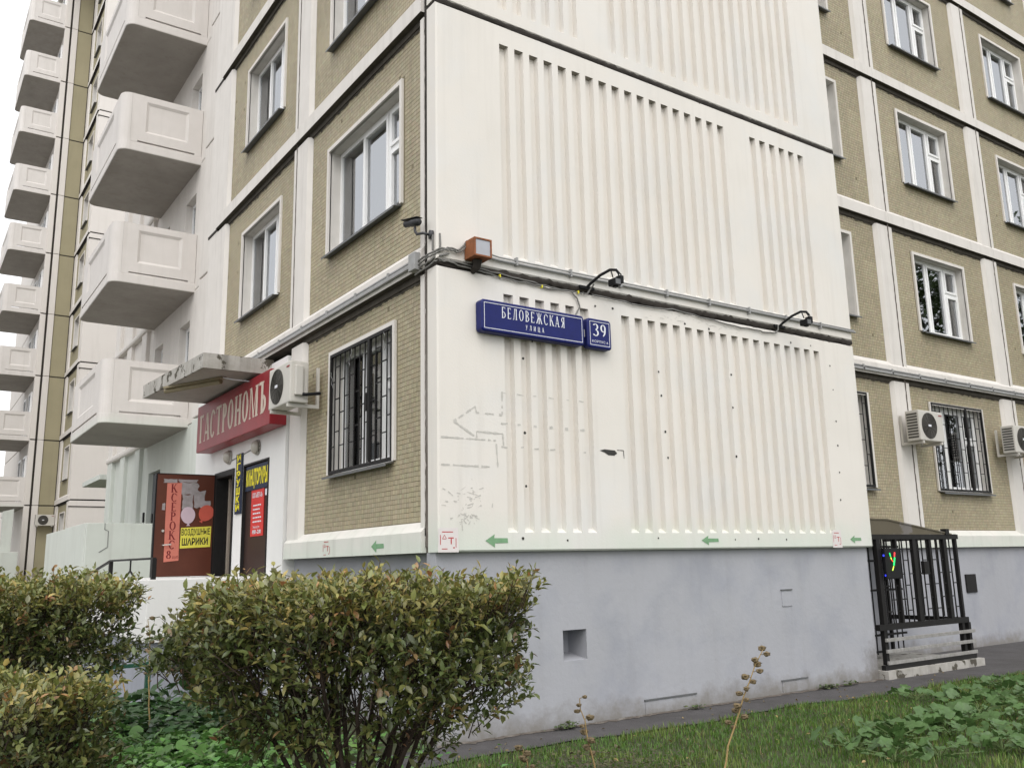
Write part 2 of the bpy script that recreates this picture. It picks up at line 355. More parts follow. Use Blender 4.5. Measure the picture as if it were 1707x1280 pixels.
edge_strip('road', [(x, 60) for x in (-80, -8)], [(x, -80) for x in (-80, -9)], GZ - .004, M_ASPH)
edge_strip('added_bounce_pavement', [(x, 60) for x in (-7.9, -2.6)], [(x, 5.2) for x in (-7.9, -2.6)], GZ - .004, mat('pale_bounce_paving', (.30, .285, .26), .9, .2, 2))  # unseen pale paving added to bounce light up to the balcony undersides

# ------------------------------------------------------------------ the near apartment building
HF, Z2, RZ = 2.8, 2.7342, .07
bld = thing('apartment_building', 'cream and tan panel apartment building with ribbed end wall and mosaic tile facade', 'building', (3.2, .6, GZ))
def floor_z(k): return 0. if k == 1 else Z2 + HF * (k - 2)
def local(p): return Vector(p) - org(bld)

WIN_IN = .055
def panel_mesh(name, Wd, Ht, wl, wr, hole, mats, back=True):
    """wall panel of one room: bottom band, two side piers, sunk field with window opening and plaster surround"""
    b = MB(); f = WIN_IN
    b.prism([(-.035, .0), (-.035, .19), (-.025, .20), (f, .285), (.2, .285), (.2, 0)], 0, Wd, lambda y, z, t: (t, y, z), 0)
    top = Ht - .05
    b.prism([(0.0, 0.0), (wl - .055, 0.0), (wl, f), (wl, .15), (0, .15)], .15, top, lambda x, y, t: (x, y, t), 0)
    b.prism([(Wd, 0.0), (Wd, .15), (Wd - wr, .15), (Wd - wr, f), (Wd - wr + .055, 0)], .15, top, lambda x, y, t: (x, y, t), 0)
    us, vs = [wl - .01, Wd - wr + .01], [.27, Ht - .03]
    hs = []
    if hole:
        u0, u1, v0, v1 = hole; us += [u0, u1]; vs += [v0, v1]; hs = [hole]
    b.plate(sorted(us), sorted(vs), hs, lambda u, v: (u, f + .006, v), 1)
    b.box((.004, .035, top - .012), (Wd - .004, .2, Ht + .004), 2)          # dark joint under the next band
    b.quad((0, -.0345, -.0015), (Wd, -.0345, -.0015), (Wd, .2, -.0015), (0, .2, -.0015), 2)  # band underside: its shade and grime put into one dark colour
    ragged(b, (.0, f - .0045, top - .018), (Wd, f - .0045, top - .018), .030, 0, (0, 0, 1), (0, -.002, 0), 1.0, seed=int(Wd * 100), m=2)
    if hole:
        d = .20
        for q in (((u0, v0), (u0, v1)), ((u0, v1), (u1, v1)), ((u1, v1), (u1, v0)), ((u1, v0), (u0, v0))):
            (a, c), (e, g_) = q
            b.quad((a, f + .006, c), (e, f + .006, g_), (e, f + d, g_), (a, f + d, c), 3)
        s = .052
        for a, c in (((u0 - s, v0), (u0, v1 + s)), ((u1, v0), (u1 + s, v1 + s)), ((u0, v1), (u1, v1 + s))):
            b.box((a[0], f - .022, a[1]), (c[0], f + .02, c[1]), 0)
    return b.mesh(name, mats)
def tile_mesh(name, Wd, Ht, wl, wr, hole, seed, t=.048, gap=.0055):
    """mosaic tiles of one field, each its own bevelled slab with its own shade"""
    rg = np.random.default_rng(seed); x0, x1, z0, z1 = wl + .004, Wd - wr - .004, .292, Ht - .06
    nx, nz = int((x1 - x0) / t), int((z1 - z0) / t); tx, tz = (x1 - x0) / nx, (z1 - z0) / nz
    I, J = np.meshgrid(np.arange(nx), np.arange(nz), indexing='ij'); cx = x0 + (I + .5) * tx; cz = z0 + (J + .5) * tz
    keep = np.ones_like(cx, bool)
    if hole: keep &= ~((cx > hole[0] - .06) & (cx < hole[1] + .06) & (cz > hole[2] - .03) & (cz < hole[3] + .06))
    keep &= rg.random(cx.shape) > .002
    cx, cz, I, J = cx[keep], cz[keep], I[keep], J[keep]; n = len(cx); f = WIN_IN + .006
    hw, hz = (tx - gap) / 2, (tz - gap) / 2; bev = .0015
    jy = rg.normal(0, .0004, n); sx = rg.normal(0, .0007, n); sz = rg.normal(0, .0007, n)
    V = np.zeros((n, 8, 3))
    for k, (a, c) in enumerate(((-1, -1), (1, -1), (1, 1), (-1, 1))):
        V[:, k] = np.stack([cx + a * hw + sx, np.full(n, f), cz + c * hz + sz], 1)
        V[:, 4 + k] = np.stack([cx + a * (hw - bev) + sx, f - .0022 + jy, cz + c * (hz - bev) + sz], 1)
    F = np.array([(4, 5, 6, 7), (0, 1, 5, 4), (1, 2, 6, 5), (2, 3, 7, 6), (3, 0, 4, 7)])
    faces = (F[None] + (np.arange(n) * 8)[:, None, None]).reshape(-1, 4)
    me = bpy.data.meshes.new(name); me.vertices.add(n * 8); me.vertices.foreach_set('co', V.reshape(-1))
    me.loops.add(len(faces) * 4); me.loops.foreach_set('vertex_index', faces.reshape(-1))
    me.polygons.add(len(faces)); me.polygons.foreach_set('loop_start', np.arange(len(faces)) * 4); me.polygons.foreach_set('use_smooth', np.zeros(len(faces), bool))
    # 12-tile carpet sheets differ a little, single tiles differ a little more
    sheet = rg.normal(0, .03, (nx // 12 + 2, nz // 12 + 2))[I // 12, J // 12]
    sh = 1 + sheet + rg.normal(0, .055, n); base = np.array([.388, .338, .230])
    c = base[None] * sh[:, None] * (1 + rg.normal(0, .02, (n, 3)))
    at = me.attributes.new('tint', 'FLOAT_COLOR', 'FACE'); cc = np.ones((n, 5, 4)); cc[:, :, :3] = c[:, None]
    at.data.foreach_set('color', cc.reshape(-1)); me.materials.append(M_TILE); me.update(); me.validate(); return me

def window_set(key, w, h, cols, style):
    """meshes of a window that fills w x h: frame (with the room behind), panes, sill, curtain. local x right, y inward, z up"""
    fr = MB(); pn = []; F = .055; y0, y1 = 0, .06
    fr.box((0, y0, 0), (w, y1, F)); fr.box((0, y0, h - F), (w, y1, h)); fr.box((0, y0, F), (F, y1, h - F)); fr.box((w - F, y0, F), (w, y1, h - F))
    edges = [0]
    for c in cols: edges.append(edges[-1] + c[0] * w)
    for i, c in enumerate(cols):
        a, b = edges[i], edges[i + 1]
        if i: fr.box((a - .028, y0 + .004, F), (a + .028, y1, h - F))
        a2, b2 = (a + .028 if i else F), (b - .028 if i < len(cols) - 1 else w - F)
        cells = [(F, h - F)]
        if c[1]:
            t = h * c[1]; fr.box((a2, y0 + .006, t - .03), (b2, y1 - .004, t + .03)); cells = [(F, t - .03), (t + .03, h - F)]
        for z0, z1 in cells:
            s = .04 if c[2] else .012
            if c[2]:                                   # opening sash stands proud of the frame
                yy = y0 - .014
                for q in (((a2, z0), (b2, z0 + s)), ((a2, z1 - s), (b2, z1)), ((a2, z0 + s), (a2 + s, z1 - s)), ((b2 - s, z0 + s), (b2, z1 - s))):
                    fr.box((q[0][0], yy, q[0][1]), (q[1][0], y1 - .01, q[1][1]))
            p = MB(); p.box((a2 + s, .02, z0 + s), (b2 - s, .032, z1 - s)); pn.append(p.mesh('pane', M_GLASS))
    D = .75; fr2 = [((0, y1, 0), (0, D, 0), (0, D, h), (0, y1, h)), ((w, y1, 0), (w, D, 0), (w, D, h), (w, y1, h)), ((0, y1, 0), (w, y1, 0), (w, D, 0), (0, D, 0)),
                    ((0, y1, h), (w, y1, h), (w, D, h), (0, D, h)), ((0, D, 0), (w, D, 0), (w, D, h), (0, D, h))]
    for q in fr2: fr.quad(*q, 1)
    sl = MB(); sl.prism([(.0, .012), (-.235, -.03), (-.235, -.055), (-.229, -.055), (-.229, -.036), (.0, .004)], -.01, w + .01, lambda y, z, t: (t, y, z))
    cu = None
    if style:
        cu = MB(); a, b = style[0] * w, style[1] * w; n = max(10, int((b - a) / .035)); zt, zb = h - .02, style[2] * h
        row = [(a + (b - a) * i / n, .20 + .022 * math.sin(i * 1.7) + .012 * math.sin(i * .61)) for i in range(n + 1)]
        cu.add([(x, y, zt) for x, y in row] + [(x, y + .01 * math.sin(i), zb) for i, (x, y) in enumerate(row)], [(i, i + 1, n + 2 + i, n + 1 + i) for i in range(n)])
        cu = cu.mesh('curtain', M_CURT if style[3] else M_CURT2, True)
    return dict(frame=fr.mesh('window', [M_PVC, M_ROOM]), panes=pn, sill=sl.mesh('window_sill', M_TIN), curtain=cu)
def put_window(ws, parent, loc, rz):
    f = put('window', ws['frame'], parent, loc, rz)
    for p in ws['panes']: put('pane', p, f)
    put('window_sill', ws['sill'], f)
    if ws['curtain']: put('curtain', ws['curtain'], f)
    return f
COLS3 = [(.36, 0, 0), (.36, 0, 1), (.28, .63, 1)]
CURTS = [(0, .34, .03, 1), (.3, 1, .05, 1), (0, 1, .02, 0), None, (.62, 1, .02, 0), (.02, .5, .1, 0), (0, 1, .35, 1)]
_ws = {}
def ws_for(w, h, i):
    k = (round(w, 2), round(h, 2), i % len(CURTS))
    if k not in _ws: _ws[k] = window_set(k, w, h, COLS3, CURTS[i % len(CURTS)])
    return _ws[k]
PM = [M_SIDE, M_GROUT, M_GRIME_SHADE, M_REVEAL]
_pm = {}
def panel_col(tag_, Wd, wl, wr, holes, place, rz, floors, curt, tiles=True, mats=PM, z0=0., gaps=.004, parent=None):
    """one column of wall panels, place(floor) gives the world corner"""
    par = parent or bld
    for k in floors:
        Ht = (Z2 + z0 if k == 1 else HF); hole = holes[0] if k == 1 else holes[1]
        key = (tag_, k == 1)
        if key not in _pm:
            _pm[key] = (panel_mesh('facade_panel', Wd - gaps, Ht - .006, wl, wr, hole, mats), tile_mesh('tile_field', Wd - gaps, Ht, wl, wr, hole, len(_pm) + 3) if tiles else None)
        loc = Vector(place(k)) - org(par)
        p = put('facade_panel', _pm[key][0], par, loc, rz)
        if tiles: tag(put('tile_field', _pm[key][1], p), kind='stuff')
        if hole:
            rot = Matrix.Rotation(rz, 3, 'Z'); off = rot @ Vector((hole[0], WIN_IN + .20 - .06, hole[2]))
            put_window(ws_for(hole[1] - hole[0], hole[3] - hole[2], curt(k)), par, loc + off, rz)

LR = R(-90)
FL = range(1, 7)
s = .05
panel_col('A', 3.53, .43, .13, ((1.13 + s, 2.83 - s, .93, 2.39 - s), (.96 + s, 2.97 - s, .90, 2.33 - s)), lambda k: (0, 3.78, floor_z(k)), LR, FL, lambda k: [2, 4, 0, 3, 5, 6][k - 1])
panel_col('B', 3.64, .50, .15, (None, (1.22 + s, 2.96 - s, .90, 2.33 - s)), lambda k: (0, 7.42, floor_z(k)), LR, range(2, 7), lambda k: [0, 1, 3, 4, 5, 6][k - 1])
rfz = lambda k: 0. if k == 1 else Z2 + RZ + HF * (k - 2)
hole1, hole2 = (.74 + s, 2.49 - s, .95, 2.49 - s), (.74 + s, 2.48 - s, .97, 2.44 - s)
for j, (x0, Wd) in enumerate(((9.85, 3.56), (13.41, 3.56), (16.97, 3.56))):
    dx = .05 if j else 0
    hh = [tuple((v + dx if i < 2 else v) for i, v in enumerate(h)) for h in (hole1, hole2)]
    panel_col('C%d' % j, Wd, .17, .38, hh, lambda k, x0=x0: (x0, 1.3, rfz(k)), 0., FL, lambda k, j=j: [[4, 3, 4, 6, 0, 3], [3, 5, 2, 0, 6, 1], [1, 0, 3, 4, 2, 5]][j][k - 1], z0=RZ)
panel_col('L', 3.30, .2, .37, ((.6, 2.27 - s, .95, 2.49 - s), (.55, 2.25 - s, .97, 2.44 - s)), lambda k: (6.55, 1.3, rfz(k)), 0., FL, lambda k: [3, 2, 3, 1, 3, 0][k - 1], z0=RZ)

# ribbed end wall panels -------------------------------------------------
WE = 6.53
def ribbed(gx, z0, z1, gz0, gz1):
    b = MB(); gw, d = .115, .062; ch = .016
    us = [ch] + [u for x in gx for u in (x, x + gw)] + [WE - ch]
    holes = [(x, x + gw, gz0, gz1) for x in gx]
    b.plate(us, [z0 + ch, gz0, gz1, z1 - ch], holes, lambda u, v: (u, 0, v))
    for x in gx:
        a0, a1 = x + .004, x + gw - .010
        zb = gz0 + .044; q = lambda u, y, v: (u, y, v)
        b.quad(q(a0, d, zb), q(a1, d, zb), q(a1, d, gz1 - .006), q(a0, d, gz1 - .006))
        b.quad(q(x, 0, gz0), q(x + gw, 0, gz0), q(a1, d, zb), q(a0, d, zb))
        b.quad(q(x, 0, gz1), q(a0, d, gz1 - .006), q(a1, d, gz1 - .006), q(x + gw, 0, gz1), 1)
        b.quad(q(x, 0, gz0), q(a0, d, zb), q(a0, d, gz1 - .006), q(x, 0, gz1))
        b.quad(q(x + gw, 0, gz0), q(x + gw, 0, gz1), q(a1, d, gz1 - .006), q(a1, d, zb))
    # chamfered outline and the sides of the slab
    o = [(ch, z0 + ch), (WE - ch, z0 + ch), (WE - ch, z1 - ch), (ch, z1 - ch)]; e = [(0, z0), (WE, z0), (WE, z1), (0, z1)]
    for i in range(4):
        j = (i + 1) % 4
        b.quad((o[i][0], 0, o[i][1]), (o[j][0], 0, o[j][1]), (e[j][0], ch, e[j][1]), (e[i][0], ch, e[i][1]))
        y = .19 if i == 3 else (1.32 if i == 1 else .19)
        b.quad((e[i][0], ch, e[i][1]), (e[j][0], ch, e[j][1]), (e[j][0], y, e[j][1]), (e[i][0], y, e[i][1]))
    return b
gA = [.76 + .196 * i for i in range(6)] + [2.32 + .196 * i for i in range(18)]
gB = [.77 + .196 * i for i in range(18)] + [4.71 + .196 * i for i in range(6)]
for k in FL:
    z0, z1 = (0, 2.70) if k == 1 else (floor_z(k) + .038, floor_z(k + 1) - .012)
    if k == 1: part('end_panel', ribbed(gA, z0, z1, .175, 2.53), [M_WHITE, M_GROOVE_SHADE], bld, label='lowest ribbed panel with green arrows and scuffs')
    else: part('end_panel', ribbed(gB if k == 2 else gA, z0, z1, floor_z(k) + .195, floor_z(k + 1) - .235), [M_WHITE, M_GROOVE_SHADE], bld)
# core, roof and walls that close the block
c = MB(); c.box((.9, 2.2, GZ + .02), (20.3, 18.2, 16.76)); c.box((.35, .25, .03), (6.5, 2.6, 16.74)); part('core', c, M_FAR, bld)
c = MB(); c.box((-.25, -.2, 16.78), (20.7, 18.6, 17.1), ch=.03); part('roof', c, M_OLD, bld)
for k in range(2, 7):
    b = MB(); z = floor_z(k) + (.005 if k == 2 else .012)
    b.box((.012, .03, z - .05), (WE - .012, .19, z + .05))
    ragged(b, (.0, -.002, z), (WE - .02, -.002, z), .055 if k == 2 else .050, 0, (0, 0, 1), (0, -.006, 0), .55 if k == 2 else .3, seed=k)
    part('joint_sealant', b, M_SEAL, bld)
b = MB(); b.box((.018, .19, 0), (.2, .255, Z2 - .05), 0); ragged(b, (.012, .222, .05), (.012, .222, Z2 - .02), .085, 0, (0, 1, 0), (-.012, 0, 0), .35, seed=21, m=0); part('joint_sealant', b, M_SEAL2, bld)
b = MB(); b.box((.018, .19, Z2 - .05), (.2, .255, 16.7), 0); ragged(b, (.012, .222, Z2 - .03), (.012, .222, 16.7), .075, 0, (0, 1, 0), (-.012, 0, 0), .22, seed=22); part('joint_sealant', b, M_SEAL, bld)
for j, x in enumerate((9.85, 13.41, 16.97)):
    b = MB(); ragged(b, (x - .001, 1.296, RZ), (x - .001, 1.296, 16.6), .03, 0, (1, 0, 0), (0, -.005, 0), .35, seed=31 + j); part('joint_sealant', b, M_SEAL2, bld)
b = MB(); ragged(b, (-.004, 3.78, Z2 + .2), (-.004, 3.78, 16.6), .022, 0, (0, 1, 0), (-.004, 0, 0), .4, seed=41); part('joint_sealant', b, M_SEAL2, bld)

# plinth with the vent hole and blind hatches ----------------------------
b = MB(); hole = (1.44, 1.735, -1.055, -.765); yp = .085
b.plate([.02, 1.44, 1.735, WE - .03], [GZ - .05, -1.055, -.765, .02], [hole], lambda u, v: (u, yp, v))
u0, u1, v0, v1 = hole; d = .30
for q in (((u0, v0), (u0, v1)), ((u0, v1), (u1, v1)), ((u1, v1), (u1, v0))): b.quad((q[0][0], yp, q[0][1]), (q[1][0], yp, q[1][1]), (q[1][0], yp + d, q[1][1]), (q[0][0], yp + d, q[0][1]))
b.quad((u0, yp, v0), (u1, yp, v0), (u1, yp + d, v0 + .05), (u0, yp + d, v0 + .05)); b.quad((u0, yp + d, v0), (u1, yp + d, v0), (u1, yp + d, v1), (u0, yp + d, v1))
b.quad((.02, yp, GZ - .05), (.02, .25, GZ - .05), (.02, .25, .02), (.02, yp, .02)); b.quad((WE - .03, yp, GZ - .05), (WE - .03, 1.4, GZ - .05), (WE - .03, 1.4, .02), (WE - .03, yp, .02))
b.quad((.02, yp, .01), (WE - .03, yp, .01), (WE - .03, .4, .01), (.02, .4, .01))
b.plate([.25, 4.2], [GZ - .05, .02], [], lambda u, v: (.13, u, v)); b.quad((.02, .25, GZ - .05), (.13, .25, GZ - .05), (.13, .25, .02), (.02, .25, .02))
b.plate([WE - .05, 20.4], [GZ - .05, .04], [], lambda u, v: (u, 1.35, v))
part('plinth', b, M_PLINTH, bld)
for x0, x1, z0, z1 in ((2.46, 3.21, GZ, -1.512), (4.61, 5.08, GZ + .01, -1.508), (4.72, 4.92, -.68, -.485)):
    b = MB(); b.box((x0 + .012, yp - .010, z0), (x1 - .012, yp + .01, z1 - .014), 0, ch=.005); b.box((x0, yp - .018, z1 - .012), (x1, yp + .01, z1 + .004), 1); part('plinth_hatch', b, [M_PLINTH, M_TIN], bld)
b = MB(); b.box((11.08, 1.325, -.76), (11.40, 1.36, -.455), ch=.006); part('plinth_cover', b, M_DARKMET, bld, label='dark brown metal cover on the side plinth')

# paint and scuffs on the lowest panel (flat print, 2 mm proud) -----------
def arrow(b, x0, x1, zc, h, plane, flip=1):
    L = x1 - x0; hd = x0 + L * .42
    pts = [(x0, zc), (hd, zc + h / 2), (hd - L * .03, zc + h * .2), (x1, zc + h * .19), (x1 + L * .02, zc - h * .17), (hd, zc - h * .2), (hd, zc - h * .52)]
    b.poly([plane(u, v) for u, v in pts])
front = lambda u, v: (u, -.0035, v)
side = lambda u, v: (-.038, u, v)
for x0, x1, zc, h in ((.50, .75, .10, .12), (3.35, 3.62, .095, .105), (6.05, 6.28, .10, .10)):
    b = MB(); arrow(b, x0, x1, zc, h, front); part('painted_arrow', b, M_GREENP, bld)
b = MB(); arrow(b, -1.30, -1.02, .085, .12, lambda u, v: side(-u, v)); part('painted_arrow', b, M_GREENP, bld)
def stencil(cx, cz, w, h, plane, sgn=1):
    b = MB(); p = lambda u, v, e=0: plane(cx + sgn * u * w, cz + v * h)
    def rc(a, c, d, e, m=0): b.quad(p(a, c), p(d, c), p(d, e), p(a, e), m)
    rc(-.38, .44, .30, .49); rc(-.40, -.50, -.05, -.46); rc(-.5, -.25, -.455, .30); rc(.46, -.4, .50, .12); rc(.0, .10, .34, .16); rc(.15, -.22, .215, .09); rc(-.36, .06, -.12, .09)
    b.quad(p(-.36, .1), p(-.32, .1), p(-.22, .30), p(-.25, .30)); b.quad(p(-.14, .1), p(-.10, .1), p(-.22, .30), p(-.25, .305)); rc(.30, -.45, .40, -.38)
    part('painted_stencil', b, M_REDP, bld)
for cx, w in ((.10, .17), (5.78, .15)):
    b = MB(); b.quad(*[(cx + a * w, -.0022, .10 + c * .17) for a, c in ((-.62, -.6), (.66, -.6), (.62, .7), (-.6, .66))]); part('pale_patch', b, M_PATCHP, bld); stencil(cx, .105, w, .16, lambda u, v: (u, -.0035, v))
stencil(2.44, .10, .19, .15, lambda u, v: (-.038, u, v), -1)
rg = random.Random(5)
def scuff(b, pts, w):
    for (a, c) in zip(pts[:-1], pts[1:]):
        a, c = Vector((a[0], a[1])), Vector((c[0], c[1])); n = max(2, int((c - a).length / .03)); t = (c - a).normalized(); nn = Vector((-t.y, t.x))
        for i in range(n):
            if rg.random() < .22: continue
            p, q = a.lerp(c, i / n), a.lerp(c, (i + 1) / n); w0, w1 = w * rg.uniform(.25, 1), w * rg.uniform(.25, 1)
            b.quad(*[(v.x, -.0025 - rg.random() * .0004, v.y) for v in (p - nn * w0 / 2, q - nn * w1 / 2, q + nn * w1 / 2, p + nn * w0 / 2)])
b = MB()
scuff(b, [(.72, 1.53), (.715, 1.30), (.42, 1.30), (.41, 1.36), (.17, 1.20), (.42, 1.06), (.42, 1.12), (.72, 1.115), (.725, 1.0)], .026)
scuff(b, [(.03, 1.045), (.64, 1.045), (.655, .79), (.03, .79)], .024)
for i in range(6):
    x = .71 + .196 * i
    for z, w in ((1.52, .012), (1.215, .035), (.99, .018)): scuff(b, [(x - .01, z), (x + rg.uniform(.03, .07), z + rg.uniform(-.01, .01))], w)
for i in range(40):
    x, z = rg.gauss(.33, .13), rg.gauss(.44, .10); scuff(b, [(x, z), (x + rg.gauss(0, .05), z + rg.gauss(0, .02))], rg.uniform(.004, .02))
for i in range(22): scuff(b, [(x := rg.uniform(.2, .5), z := rg.uniform(.26, .34)), (x + rg.gauss(0, .03), z + rg.gauss(0, .04))], .012)
for i in range(26): scuff(b, [(x := rg.uniform(2.6, 4.2), z := 2.62 + rg.gauss(0, .025)), (x + rg.gauss(0, .06), z + rg.gauss(0, .025))], .006)
tag(part('wall_scuff', b, M_SMUDGE, bld), kind='stuff')
b = MB(); b.poly([(x, -.003, z) for x, z in ((1.93, 1.02), (2.0, 1.035), (2.14, 1.03), (2.17, 1.0), (2.13, .975), (2.05, .975), (2.0, 1.0))]); scuff(b, [(2.17, 1.035), (2.26, 1.035), (2.265, .95)], .012); tag(part('wall_scuff', b, M_DARKSM, bld), kind='stuff')
b = MB()
for x, z in ((.98, 1.89), (.98, 1.14), (.98, .62), (2.84, 1.95), (2.86, 1.68), (2.89, 1.28), (2.91, .99), (4.03, 2.04), (4.02, 1.64), (4.02, 1.06), (5.97, 2.36), (5.99, 2.04), (5.99, 1.62), (5.98, 1.3), (5.96, .95), (5.93, .6), (1.10, 2.08), (1.95, 2.58), (2.2, 2.59), (3.3, 2.57), (3.7, 2.56), (5.2, 2.58), (5.6, 2.59), (.93, .12), (1.47, .10), (2.7, .12), (3.9, .10), (4.3, .11), (4.8, .10)):
    n = 7; r_ = rg.uniform(.011, .017); b.poly([(x + r_ * math.cos(i * 6.283 / n) * rg.uniform(.7, 1.2), -.003, z + r_ * math.sin(i * 6.283 / n) * rg.uniform(.7, 1.2)) for i in range(n)])
tag(part('bolt_hole', b, M_DARKSM, bld), kind='stuff')

# the set-back bay with balconies (x = 0.6), end strip, and shop front wall --------
b = MB(); b.box((0, 7.424, -.2), (.5, 7.92, 16.7), ch=.012); part('corner_pier', b, M_SIDE, bld)
for k in range(2, 7):
    b = MB(); z = floor_z(k); b.box((-.012, 7.41, z - .03), (.1, 7.93, z + .012)); part('joint_sealant', b, M_SEAL, bld)
wk = {}
def bay_window(w, h): return window_set(('bay', w), w, h, [(.55, 0, 1), (.45, 0, 1)], (0, 1, .02, 0))
bw, dw = bay_window(.75, 1.35), bay_window(.80, 2.05)
for k in FL:
    z0, z1 = (GZ, Z2 - .01) if k == 1 else (floor_z(k) + .01, floor_z(k + 1) - .01); b = MB()
    hs = [] if k == 1 else [(11.25, 12.05, z0 + .16, z0 + 2.21), (13.45, 14.2, z0 + .86, z0 + 2.21)]
    if k == 1: hs = [(13.05, 14.12, -.16, 2.06)]
    us = sorted({7.9, 18.45} | {v for h in hs for v in h[:2]}); vs = sorted({z0, z1} | {v for h in hs for v in h[2:]})
    b.plate(us, vs, hs, lambda u, v: (.60, u, v)); b.quad((.6, 18.45, z0), (3, 18.45, z0), (3, 18.45, z1), (.6, 18.45, z1))
    b.quad((.6, 7.9, z1), (.6, 18.45, z1), (.9, 18.45, z1), (.9, 7.9, z1)); b.quad((.6, 7.9, z0), (.6, 18.45, z0), (.9, 18.45, z0), (.9, 7.9, z0))
    for h in hs:
        a, e, c0, c1 = h
        for q in (((a, c0), (a, c1)), ((a, c1), (e, c1)), ((e, c1), (e, c0)), ((e, c0), (a, c0))): b.quad((.6, *q[0]), (.6, *q[1]), (.78, *q[1]), (.78, *q[0]))
        if k > 1: put_window(dw if c0 < z0 + .3 else bw, bld, local((.74, e, c0)), LR)
    part('bay_panel', b, M_MINT if k == 1 else M_SIDE, bld)
    for y0, y1, pr in ((9.75, 10.35, .10), (14.75, 15.25, .09), (16.4, 16.9, .09), (17.9, 18.44, .10)):
        b = MB(); b.box((.6 - pr, y0, z0 + .02), (.65, y1, z1), ch=.02); part('bay_pilaster', b, M_MINT if k == 1 else M_SIDE, bld)
    b = MB()
    if k > 1: b.prism([(.48, z0 - .04), (.46, z0 + .0), (.46, z0 + .07), (.53, z0 + .13), (.65, z0 + .13), (.65, z0 - .04)], 14.6, 18.46, lambda x, z, t: (x, t, z))
    if k > 1: part('bay_cornice', b, M_SIDE, bld)
d = MB(); d.box((.70, 13.07, -.14), (.75, 14.10, 2.04), ch=.006); dr = part('door', d, M_GDOOR, bld, label='grey steel entrance door under the lowest balcony')
d = MB(); d.box((.66, 13.85, .95), (.70, 13.93, 1.15)); part('door_lock', d, M_BLACK, dr)
d = MB(); d.tube([(.66, 13.9, .8), (.63, 13.9, .8), (.63, 13.78, .8)], .012); part('door_handle', d, M_BLACK, dr)
d = MB(); d.box((.62, 14.16, .98), (.66, 14.28, 1.24), ch=.01); d.box((.565, 14.26, .98), (.60, 14.34, 1.20), ch=.01); part('intercom', d, M_BLACK, bld)

def balcony_meshes(x0, x1, y0, y1):
    """slab and three sunk parapet panels joined by rounded corners; z = 0 at the underside"""
    r_, h0, h1 = .20, .235, 1.25; t = .08
    def outline(i):
        P = [(x1, y0 + i)]
        for a in range(7): w = R(270 - a * 15); P.append((x0 + r_ + (r_ - i) * math.cos(w), y0 + r_ + (r_ - i) * math.sin(w)))
        for a in range(7): w = R(180 - a * 15); P.append((x0 + r_ + (r_ - i) * math.cos(w), y1 - r_ + (r_ - i) * math.sin(w)))
        P.append((x1, y1 - i)); return P
    sl = MB(); P = outline(0); Q = outline(.012)
    n = len(P)
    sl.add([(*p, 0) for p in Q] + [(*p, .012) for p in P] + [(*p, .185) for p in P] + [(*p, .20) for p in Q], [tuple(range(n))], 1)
    sl.add([(*p, 0) for p in Q] + [(*p, .012) for p in P] + [(*p, .185) for p in P] + [(*p, .20) for p in Q], [(j * n + i, j * n + i + 1, j * n + n + i + 1, j * n + n + i) for j in range(3) for i in range(n - 1)] + [tuple(range(3 * n, 4 * n))], 0)
    posts = []
    for (cx, cy, a0) in ((x0 + r_, y0 + r_, 180), (x0 + r_, y1 - r_, 90)):
        b = MB(); pts = [R(a0 + i * 15) for i in range(7)]; ro, ri = r_ - .004, r_ - t
        prof = [(cx + ro * math.cos(w), cy + ro * math.sin(w)) for w in pts] + [(cx + ri * math.cos(w), cy + ri * math.sin(w)) for w in reversed(pts)]
        b.prism(prof, .19, h1, lambda a, c, t_: (a, c, t_)); posts.append(b.mesh('corner_post', M_BALC))
    def panel(L, slot):
        """local u 0..L, y outward negative face at 0, v up"""
        b = MB(); a0, a1, c0, c1 = L * .20, L * .80, h0 + .20, h1 - .13; dd, bv = .035, .055
        b.plate(sorted({0, a0, a1, L, .14, L - .14}), sorted({.195, h0, c0, c1, h1}), [(a0, a1, c0, c1), (.14, L - .14, .195, h0)], lambda u, v: (u, 0, v))
        o = [(a0, c0), (a1, c0), (a1, c1), (a0, c1)]; e = [(a0 + bv, c0 + bv), (a1 - bv, c0 + bv), (a1 - bv, c1 - bv), (a0 + bv, c1 - bv)]
        for i in range(4):
            j = (i + 1) % 4; b.quad((o[i][0], 0, o[i][1]), (o[j][0], 0, o[j][1]), (e[j][0], dd, e[j][1]), (e[i][0], dd, e[i][1]))
        b.quad(*[(p[0], dd, p[1]) for p in e])
        b.plate([0, .14, L - .14, L], [.195, h0, h1], [(.14, L - .14, .195, h0)], lambda u, v: (u, t, v))
        b.quad((0, 0, h1), (L, 0, h1), (L, t, h1), (0, t, h1)); b.quad((.14, 0, h0), (L - .14, 0, h0), (L - .14, t, h0), (.14, t, h0))
        for u in (0, L): b.quad((u, 0, .195), (u, t, .195), (u, t, h1), (u, 0, h1))
        return b.mesh('parapet_panel', M_BALC)
    Ls, Lf = x1 - x0 - r_ - .012, y1 - y0 - 2 * r_ - .01
    ps = panel(Ls, 1)
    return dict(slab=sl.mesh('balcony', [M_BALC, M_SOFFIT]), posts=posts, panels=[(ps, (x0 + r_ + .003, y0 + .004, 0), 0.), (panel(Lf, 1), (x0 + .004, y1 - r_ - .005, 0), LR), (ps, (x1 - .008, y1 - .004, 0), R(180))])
def put_balcony(bm_, parent, z):
    b = put('balcony', bm_['slab'], parent, Vector((0, 0, z)) - org(parent))
    for p in bm_['posts']: put('corner_post', p, b)
    for p, l, r_ in bm_['panels']: put('parapet_panel', p, b, l, r_)
bal = balcony_meshes(-1.03, .60, 11.0, 14.46)
for k in range(5): put_balcony(bal, bld, 2.68 + HF * k)

